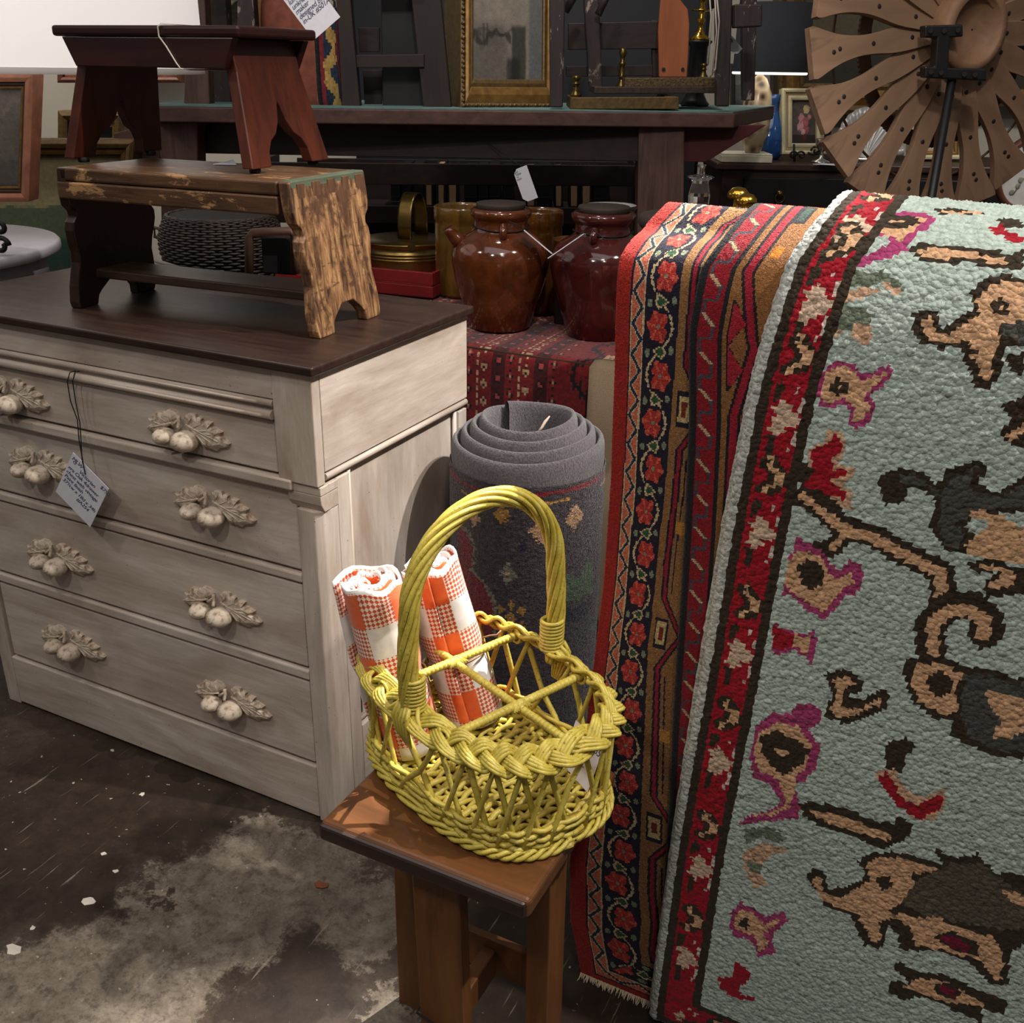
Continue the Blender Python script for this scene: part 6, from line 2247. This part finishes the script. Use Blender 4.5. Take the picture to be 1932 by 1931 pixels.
for rad, teeth, wd in ((.58, 150, .014), (.585, 0, .006)):
    m = MB()
    n = 300
    rows = []
    for k in range(n + 1):
        a = 2 * PI * k / n
        e = wd * (1 + (.16 if (teeth and k % 2) else 0))
        rows.append([Mh @ Vector((math.cos(a) * (rad * RO - wd), math.sin(a) * (rad * RO - wd), -.028)), Mh @ Vector((math.cos(a) * (rad * RO + e), math.sin(a) * (rad * RO + e), -.028))])
    if teeth: m.grid(rows, False).build('toothed_ring', strip, WH, solid=.005)
m = MB()
m.tube([Mh @ Vector((math.cos(a) * .80 * RO, math.sin(a) * .80 * RO, -.024)) for a in [2 * PI * k / 100 for k in range(100)]], .0028, 5, closed=True)
m.build('wire_ring', strip, WH)
part(WH, 'bracket', black_m, [(1745, 48), (1817, 46), (1818, 69), (1793, 71), (1790, 128), (1862, 130), (1862, 153), (1745, 147), (1745, 125), (1764, 126), (1768, 71), (1745, 71)], WY - .10, .03, .003)
for x, y in ((1756, 58), (1782, 58), (1808, 57), (1757, 136), (1776, 137), (1820, 140), (1840, 141)):
    m = local(WH)
    m.tube([at(x, y, WY - .106), at(x, y, WY - .10)], .0045, 10)
    m.build('screw', iron_m, WH)
pole_top = at(1796, 150, WY - .085)
m = local(WH)
pb = at(1763, 380, WY - .085)
m.tube([pole_top, Vector((pole_top.x, pole_top.y, .02))], .0085, 10)
m.build('pole', black_m, WH)
m = local(WH)
m.box(pole_top.x - .14, pole_top.x + .14, pole_top.y - .12, pole_top.y + .12, .001, .015)
m.build('base_plate', black_m, WH, .004)

# crystal candlestick and brass mushrooms on a small stand hidden behind the rugs
PS = at(1352, 430, 1.92)
pst = empty('plant_stand', (PS.x, PS.y, 0), 0, 'small dark wooden stand behind the draped rugs, carrying the crystal candlestick', 'stand')
ztop = at(1316, 408, 1.92).z
MB().lathe([(.002, ztop - .02), (.14, ztop - .02), (.145, ztop - .012), (.14, ztop - .001), (.002, ztop - .001)], 36, cap=False).build('top', darkwood, pst)
MB().lathe([(.12, 0), (.11, .02), (.025, .05), (.022, .4), (.03, .45), (.022, .5), (.025, ztop - .02)], 24).build('stem', darkwood, pst)
gm_ = NT('cut_crystal')
gm_.b.inputs['Base Color'].default_value = (.95, .95, .97, 1)
crystal = gm_.set(.03, 0, Transmission_Weight=1.0, IOR=1.52)
cp = at(1316, 408, 1.90)
cro = empty('crystal_candlestick', (cp.x, cp.y, ztop), 0, 'clear cut crystal candlestick with flared lip, behind the red-edged rug', 'candlestick')
hc = at(1318, 311, 1.90).z - ztop
m = MB()
rb = 19 / 1928 * 1.90 * 1.06
m.lathe([(.002, 0), (rb * .8, 0), (rb * .86, hc * .05), (rb * .82, hc * .12), (rb * .95, hc * .30), (rb * 1.0, hc * .42), (rb * .86, hc * .56), (rb * .74, hc * .66), (rb * .80, hc * .72), (rb * 1.15, hc * .76), (rb * 1.2, hc * .78), (rb * .9, hc * .80), (rb * .34, hc * .82), (rb * .30, hc * .95), (rb * .44, hc), (rb * .3, hc), (rb * .2, hc * .94), (.001, hc * .93)], 14, smooth=False, cap=False)
m.build('stick', crystal, cro)
for i, (x, y, r_, lab) in enumerate(((1393, 366, 19, 'polished brass mushroom ornament, taller of the pair behind the rugs'), (1408, 378, 19, 'polished brass mushroom ornament, shorter of the pair behind the rugs'))):
    Yb = 1.86 - i * .04
    c_ = at(x, y, Yb)
    mo = empty('brass_mushroom', (c_.x, c_.y, ztop), 0, lab, 'ornament', 'brass mushrooms')
    k = r_ / 1928 * Yb * 1.06
    zc = c_.z - ztop
    MB().lathe([(k * .5, 0), (k * .42, zc * .3), (k * .34, zc - k * .2), (k * .34, zc)], 18).build('stalk', bright_brass, mo)
    MB().lathe([(.002, zc - k * .25), (k * .8, zc - k * .4), (k * 1.0, zc - k * .2), (k * .92, zc + k * .15), (k * .6, zc + k * .5), (.002, zc + k * .62)], 26, cap=False).build('cap', bright_brass, mo)

# ------------------------------------------------------------------ sideboard at the right with its ornaments
SY = 4.15
zs = at(1500, 309, SY).z
SB = empty('sideboard', at(1580, 600, SY), 0, 'dark brown sideboard with black drawer front and ring pull, at the right back', 'sideboard')
SB.location.z = 0
sbw = wood('sideboard_wood', srgb(44, 28, 24), srgb(74, 52, 44), 'x', .4, 14, .1)
a0, a1 = at(1352, 309, SY), at(2080, 320, SY)
a0.z = a1.z = zs
m = local(SB)
m.hexa([v - Vector((0, 0, .028)) for v in (a0, a1, a1 + HEAD * .5, a0 + HEAD * .5)], [a0, a1, a1 + HEAD * .5, a0 + HEAD * .5])
m.build('top', sbw, SB, .006)
i0, i1 = a0 + RIGHT * .03 + HEAD * .025, a1 - RIGHT * .03 + HEAD * .025
m = local(SB)
dz = Vector((0, 0, zs - .029))
m.hexa([Vector((v.x, v.y, .08)) for v in (i0, i1, i1 + HEAD * .45, i0 + HEAD * .45)], [Vector((v.x, v.y, zs - .0285)) for v in (i0, i1, i1 + HEAD * .45, i0 + HEAD * .45)])
m.build('carcass', sbw, SB, .004)
for f0_, f1_ in ((.06, .36), (.38, .68), (.70, .95)):
    m = local(SB)
    p0, p1 = i0.lerp(i1, f0_), i0.lerp(i1, f1_)
    for j, (z0, z1) in enumerate(((zs - .20, zs - .055), (zs - .38, zs - .22), (zs - .60, zs - .40))):
        dr = local(SB)
        q = [Vector((v.x, v.y, z0)) for v in (p0 - HEAD * .008, p1 - HEAD * .008, p1 + HEAD * .02, p0 + HEAD * .02)]
        dr.hexa(q, [Vector((v.x, v.y, z1)) for v in q])
        d_ = dr.build('drawer', black_m, SB, .003)
        for f in ((.33,) if f0_ < .1 else (.5,)):
            c_ = p0.lerp(p1, f) - HEAD * .01
            c_.z = (z0 + z1) / 2 + .015
            kb2 = local(SB)
            kb2.ball(c_ - HEAD * .012, .016, 12, 8)
            kb2.tube([c_ - HEAD * .018 + RIGHT * (.017 * math.sin(b)) + Vector((0, 0, -.016 - .018 * math.cos(b))) for b in [c * PI / 8 for c in range(16)]], .003, 5, closed=True)
            kk = kb2.build('ring_pull', brass, d_)

# wall pictures of the right side
painting('big gilt framed dark landscape on the back wall, behind the windmill wheel', (1462, -230, 1800, 215), 5.45, [(16, .05, gilt_d), (26, .04, gilt), (12, .02, gilt_d)], land((150, 140, 112), (86, 78, 56), (44, 42, 30), None, 3, .50), side=.04)
painting('gilt framed picture on the back wall, right edge of the view', (1868, -160, 2100, 200), 5.45, [(12, .05, gilt_d), (18, .04, gilt)], land((140, 130, 104), (70, 66, 50), (50, 44, 34), None, 8, .45), side=.04)
painting('small dark framed picture on the back wall behind the black lamp', (1378, 120, 1460, 205), 5.4, [(8, .02, plain('dark_bronze', srgb(50, 42, 36), .5))], land((170, 166, 158), (130, 126, 120), (110, 104, 98), None, 5, .4), side=.02)
# flower still life standing on an iron easel
painting('cream framed still life of pink and yellow roses, on the sideboard', (1472, 168, 1558, 292), SY + .16, [(7, .030, cream_f), (5, .018, plain('beige_slip', srgb(168, 154, 120), .6)), (8, .022, cream_f)], roses, tilt=.03, side=.02)


def scroll(root, x, y, Y, s_=1, flip=1, mat=None):
    pts = []
    for k in range(22):
        a = k / 21 * 2.3 * PI
        r_ = (10 - 7 * k / 21) * s_
        pts.append((x + flip * (r_ * math.cos(a)), y - r_ * math.sin(a)))
    return rod(root, 'scroll', mat or iron_m, pts, Y, .0042, 6)


es = empty('iron_easel', at(1510, 302, SY + .1), 0, 'small black iron scroll easel under the rose still life', 'easel')
es.location.z = zs + .001
for x, f in ((1497, 1), (1512, -1)): scroll(es, x, 293, SY + .10, .8, f)
rod(es, 'foot', iron_m, [(1498, 272), (1499, 306)], SY + .09, .0045)
es2 = empty('iron_easel', at(1545, 302, SY + .1), 0, 'black iron scroll hook beside the silver goblet on the sideboard', 'easel')
es2.location.z = zs + .001
scroll(es2, 1540, 285, SY + .12, 1.0, -1)
rod(es2, 'foot', iron_m, [(1524, 288), (1534, 292), (1545, 285)], SY + .12, .0042)
silver = plain('silver_plate', srgb(190, 186, 178), .2, .95, var=.1, scale=12)
g = at(1548, 306, SY + .05)
go = empty('silver_candle_cup', (g.x, g.y, zs + .001), 0, 'small silver goblet holding a black candle, on the sideboard', 'candlestick')
MB().lathe([(.002, 0), (.036, 0), (.034, .006), (.008, .016), (.007, .04), (.014, .046), (.026, .06), (.030, .085), (.027, .088), (.024, .065), (.002, .06)], 28, cap=False).build('cup', silver, go)
MB().lathe([(.013, .06), (.012, .19), (.002, .192)], 16, (.014, 0, 0)).build('candle', black_m, go)
cd_ = empty('white_card', at(1565, 303, SY - .03), 0, 'blank white card lying at the front of the sideboard', 'card')
cd_.location.z = zs + .0012
m = MB()
m.hexa([(-.055, -.03, 0), (.03, -.025, 0), (.05, .035, 0), (-.03, .03, 0)], [(-.055, -.03, .0015), (.03, -.025, .0015), (.05, .035, .0015), (-.03, .03, .0015)])
m.build('card', paper, cd_)
# fluted white metal shell platter
sh = at(1632, 306, SY + .18)
so = empty('shell_platter', (sh.x, sh.y, zs + .001), 0, 'fluted silvery shell-shaped platter standing behind the windmill blades', 'platter')
hs = at(1632, 207, SY + .18).z - zs
rows = []
for j in range(9):
    t_ = j / 8
    row = []
    for i in range(61):
        a = PI * (.02 + .96 * i / 60)
        r_ = hs * t_
        fl = .010 * t_ * math.cos(i / 60 * 2 * PI * 13)
        row.append(RIGHT * (-r_ * .74 * math.cos(a)) + Vector((0, 0, .012 + r_ * math.sin(a) * .98)) + HEAD * (.07 * t_ ** 2 * -.6 + fl + .10 * t_ * math.sin(a)))
    rows.append(row)
MB().grid(rows).build('shell', plain('satin_silver', srgb(186, 184, 182), .34, .35, var=.06), so, solid=.004)
MB().box(-.09, .09, -.03, .03, 0, .012).build('foot', silver, so, .004)
painting('cream and gilt small frame with a dark figure picture, behind the windmill blades', (1712, 215, 1812, 302), SY + .24, [(8, .03, cream_f), (7, .02, gilt), (10, .012, cream_f)], land((188, 180, 160), (96, 88, 76), (70, 62, 52), None, 9, .4), tilt=.03, side=.02)
es3 = empty('iron_easel', at(1730, 308, SY + .16), 0, 'black iron scroll stand under the small cream and gilt frame', 'easel')
es3.location.z = zs + .001
scroll(es3, 1728, 285, SY + .14, 1.1, 1)
scroll(es3, 1783, 302, SY + .14, .8, -1)
rod(es3, 'foot', iron_m, [(1720, 300), (1728, 308), (1742, 305)], SY + .14, .0042)
# oval print in a copper brown frame
oc = at(1940, 330, SY - .22)
ov = empty('oval_print', oc, 0, 'oval botanical print in a copper brown frame, far right in front of the sideboard', 'picture')
Mo = frame((0, 0, 0), RIGHT, Vector((0, 0, 1)), -HEAD) @ Matrix.Diagonal((.85, 1, 1, 1))
ro = .135
MB().lathe([(ro * .82, 0), (ro * .86, .012), (ro * .93, .02), (ro, .012), (ro * 1.02, -.01), (ro * .8, -.012)], 56, M=Mo, cap=False).build('frame', plain('copper_brown', srgb(110, 72, 56), .35, .3), ov)
MB().lathe([(.001, .002), (ro * .85, .002)], 48, M=Mo, cap=False).build('print', plain('pale_print', srgb(196, 194, 190), .6), ov)
m = MB()
for k in range(7):
    m.ball(Mo @ Vector((-.058 + .014 * k + .008 * (k % 2), -.062 + .022 * k, .004)), .011, 8, 5, (1, 1, .12), Mo.to_3x3().to_4x4())
m.tube([Mo @ Vector((-.05, -.07, .004)), Mo @ Vector((.03, .07, .004))], .002, 5)
m.build('branch', plain('print_ink', srgb(134, 136, 118), .7), ov)
MB().lathe([(.14, .001 - oc.z), (.14, .014 - oc.z), (.014, .03 - oc.z), (.010, .06 - oc.z), (.010, -ro * 1.0)], 24).build('stand_pole', iron_m, ov)

# lamp with black drum shade, blue vase and cream box
LYB = SY + .05
lc = at(1452, 136, LYB)
lo = empty('table_lamp', (lc.x, lc.y, zs + .035), 0, 'table lamp with black drum shade and mottled cream ovoid base, on the sideboard', 'lamp')
rs = (at(1522, 136, LYB) - at(1384, 136, LYB)).length / 2
zb_, zt_l = lc.z - lo.location.z, at(1452, 6, LYB).z - lo.location.z
sh_m = plain('black_linen_shade', srgb(44, 46, 52), .9, var=.06, scale=200)
MB().lathe([(rs, zb_), (rs * .985, zt_l), (rs * .975, zt_l), (rs * .985, zb_ + .002)], 56, cap=False).build('lamp_shade', sh_m, lo)
liner = NT('lit_shade_lining')
liner.b.inputs['Emission Color'].default_value = (1, .95, .86, 1)
liner.b.inputs['Emission Strength'].default_value = 1.2
liner.col(srgb(230, 226, 214))
liner = liner.set(.8)
MB().lathe([(rs * .972, zb_ + .002), (rs * .962, zt_l - .002)], 56, cap=False).build('shade_lining', liner, lo)
MB().tube([(rs * .98 * math.cos(b), rs * .98 * math.sin(b), zb_ - .004) for b in [c * PI / 28 for c in range(56)]], .005, 6, closed=True).build('lower_rim', liner, lo)
eg = at(1419, 293, LYB)
egg = NT('mottled_shell_glaze')
_v = egg.coords()
_vo = egg.n('ShaderNodeTexVoronoi')
_vo.inputs['Scale'].default_value = 26
egg.l(_v, _vo.inputs['Vector'])
egg.col(egg.ramp(_vo.outputs['Distance'], [(.2, srgb(72, 58, 46)), (.45, srgb(176, 150, 120)), (.7, srgb(206, 186, 150))]))
egg = egg.set(.2)
ez = at(1425, 142, LYB).z - lo.location.z
MB().lathe([(.002, 0), (.028, 0), (.034, ez * .05), (.052, ez * .25), (.058, ez * .5), (.048, ez * .8), (.026, ez * .96), (.012, ez), (.01, zb_ + .05), (.002, zb_ + .05)], 40, (eg.x - lc.x, eg.y - lc.y, 0), cap=False).build('lamp_base', egg, lo)
cb = empty('cream_box', at(1412, 306, LYB - .02), 0, 'flat cream box under the mottled lamp base on the sideboard', 'box')
cb.location.z = zs + .001
m = MB()
m.M = Matrix.Rotation(YAW, 4, 'Z')
m.box(-.11, .085, -.03, .13, 0, .026).build('lid', plain('cream_card', srgb(196, 190, 164), .7), cb, .002)
m = MB()
m.M = Matrix.Rotation(YAW, 4, 'Z')
m.box(-.108, .083, -.028, .128, .027, .032).build('lid_top', plain('cream_card_top', srgb(206, 202, 180), .7), cb, .001)
vz = at(1446, 292, LYB + .16)
vo = empty('blue_vase', (vz.x, vz.y, zs + .001), 0, 'glossy blue ribbed vase with narrow neck, behind the mottled lamp base', 'vase')
kv = 1.0
hv = at(1446, 178, LYB + .16).z - zs
MB().lathe([(.002, 0), (.05, 0), (.058, hv * .06), (.072, hv * .2), (.070, hv * .26), (.074, hv * .3), (.070, hv * .38), (.062, hv * .5), (.040, hv * .66), (.026, hv * .78), (.03, hv * .88), (.040, hv), (.034, hv), (.022, hv * .85), (.002, hv * .8)], 40, cap=False).build('body', glaze('cobalt_glaze', srgb(28, 62, 124), srgb(46, 96, 166), srgb(80, 130, 190)), vo)

# ------------------------------------------------------------------ left side: white table, lamp, pictures
LY = 2.62
fl_ = at(22, 134, LY)
FL = empty('pendant_lamp', fl_, 0, 'large white drum shade of a hanging lamp, upper left behind the red stool', 'lamp')
rl = (at(376, 80, LY) - at(22, 80, LY)).length
white_sh = NT('white_linen_shade')
_n = white_sh.noise(white_sh.coords('Object', (1, 1, 4)), 120, 3)
white_sh.col(white_sh.ramp(_n, [(.3, srgb(222, 214, 208)), (.7, srgb(232, 226, 220))]))
white_sh.b.inputs['Emission Color'].default_value = (1, .93, .88, 1)
white_sh.b.inputs['Emission Strength'].default_value = .55
white_sh = white_sh.set(.9)
MB().lathe([(rl, 0), (rl, .42), (rl * .992, .42), (rl * .994, .001)], 72, cap=False).build('lamp_shade', white_sh, FL)
MB().lathe([(rl * 1.002, -.001), (rl * 1.004, .012), (rl * .996, .012), (rl * .996, -.001)], 72, cap=False).build('rim_tape', plain('white_tape', srgb(214, 208, 202), .8, var=.03), FL)
for b in range(3):
    a = b * 2 * PI / 3
    MB().tube([(.0, 0, .38), (rl * .99 * math.cos(a), rl * .99 * math.sin(a), .40)], .003, 5).build('spider_arm', iron_m, FL)
MB().tube([(0, 0, .36), (0, 0, 3.1 - fl_.z)], .006, 8).build('hanging_cord', iron_m, FL)
MB().ball((0, 0, .28), .045, 16, 10).build('bulb', plain('opal_bulb', srgb(230, 226, 216), .4), FL)

wt = at(-190, 460, 2.34)
WT = empty('round_table', (wt.x, wt.y, 0), 0, 'round white painted table with a worn edge, left behind the chest', 'table')
wpaint = plain('chalky_white', srgb(196, 194, 198), .6, var=.06, scale=20)
zw = wt.z
MB().lathe([(.002, zw - .026), (.325, zw - .026), (.335, zw - .02), (.335, zw - .006), (.33, zw), (.002, zw)], 72, cap=False).build('top', wpaint, WT)
MB().lathe([(.30, zw - .09), (.30, zw - .026)], 64).build('apron', plain('grey_white_apron', srgb(150, 150, 156), .6), WT)
MB().lathe([(.22, 0), (.21, .03), (.05, .06), (.045, .2), (.07, .3), (.05, zw - .14), (.06, zw - .09)], 32).build('pedestal', wpaint, WT)
ir = at(2, 466, 2.20)
io = empty('iron_scroll_stand', (ir.x, ir.y, zw + .001), 0, 'dark brown curled iron stand on the white round table, cut by the left edge', 'stand')
m = MB()
for cx_, cz_, r0_, s_ in ((.0, .022, .018, 1), (.004, .058, .014, -1)):
    m = MB()
    m.tube([RIGHT * (cx_ + s_ * (r0_ * (1 - .6 * k / 20)) * math.cos(k / 20 * 2.2 * PI)) + Vector((0, 0, cz_ + (r0_ * (1 - .6 * k / 20)) * math.sin(k / 20 * 2.2 * PI))) for k in range(21)], .0055, 7)
    m.build('scroll', iron_m, io)
MB().tube([RIGHT * -.014 + Vector((0, 0, .0)), RIGHT * -.012 + Vector((0, 0, .12))], .006, 7).build('stem', iron_m, io)

painting('copper pink framed misty landscape standing at the left edge of the view', (-130, 138, 64, 378), 2.75, [(15, .03, copper_f), (6, .02, plain('brown_fillet', srgb(62, 44, 34), .5)), (6, .014, gilt)], land((118, 112, 104), (104, 98, 90), (88, 84, 78), None, 12, .62), side=.03)
painting('large gilt framed green lake landscape leaning behind the bench', (-170, 262, 236, 600), 3.25, [(14, .05, gilt_d), (12, .03, gilt), (6, .015, gilt_d)], land((156, 146, 108), (92, 104, 80), (62, 80, 66), (50, 78, 70), 1, .58), side=.04, nu=70, nv=50)
painting('copper framed picture on the wall, its lower edge below the white lamp shade', (116, -170, 348, 156), 5.45, [(10, .05, plain('red_copper_frame', srgb(96, 56, 40), .5, .2, var=.3, scale=30)), (8, .03, copper_f)], land((150, 140, 120), (100, 96, 76), (60, 56, 44), None, 6, .5), side=.05)
painting('black and gilt small frame on the wall left of the red stool leg', (114, 208, 236, 330), 5.0, [(18, .03, gilt_d), (5, .02, gilt)], lambda U, V: np.where((V > .9)[..., None], lin((150, 150, 150)), lin((14, 18, 24))) * np.ones(U.shape + (1,)), side=.03)  # pale top band is a white reflection painted on the dark picture
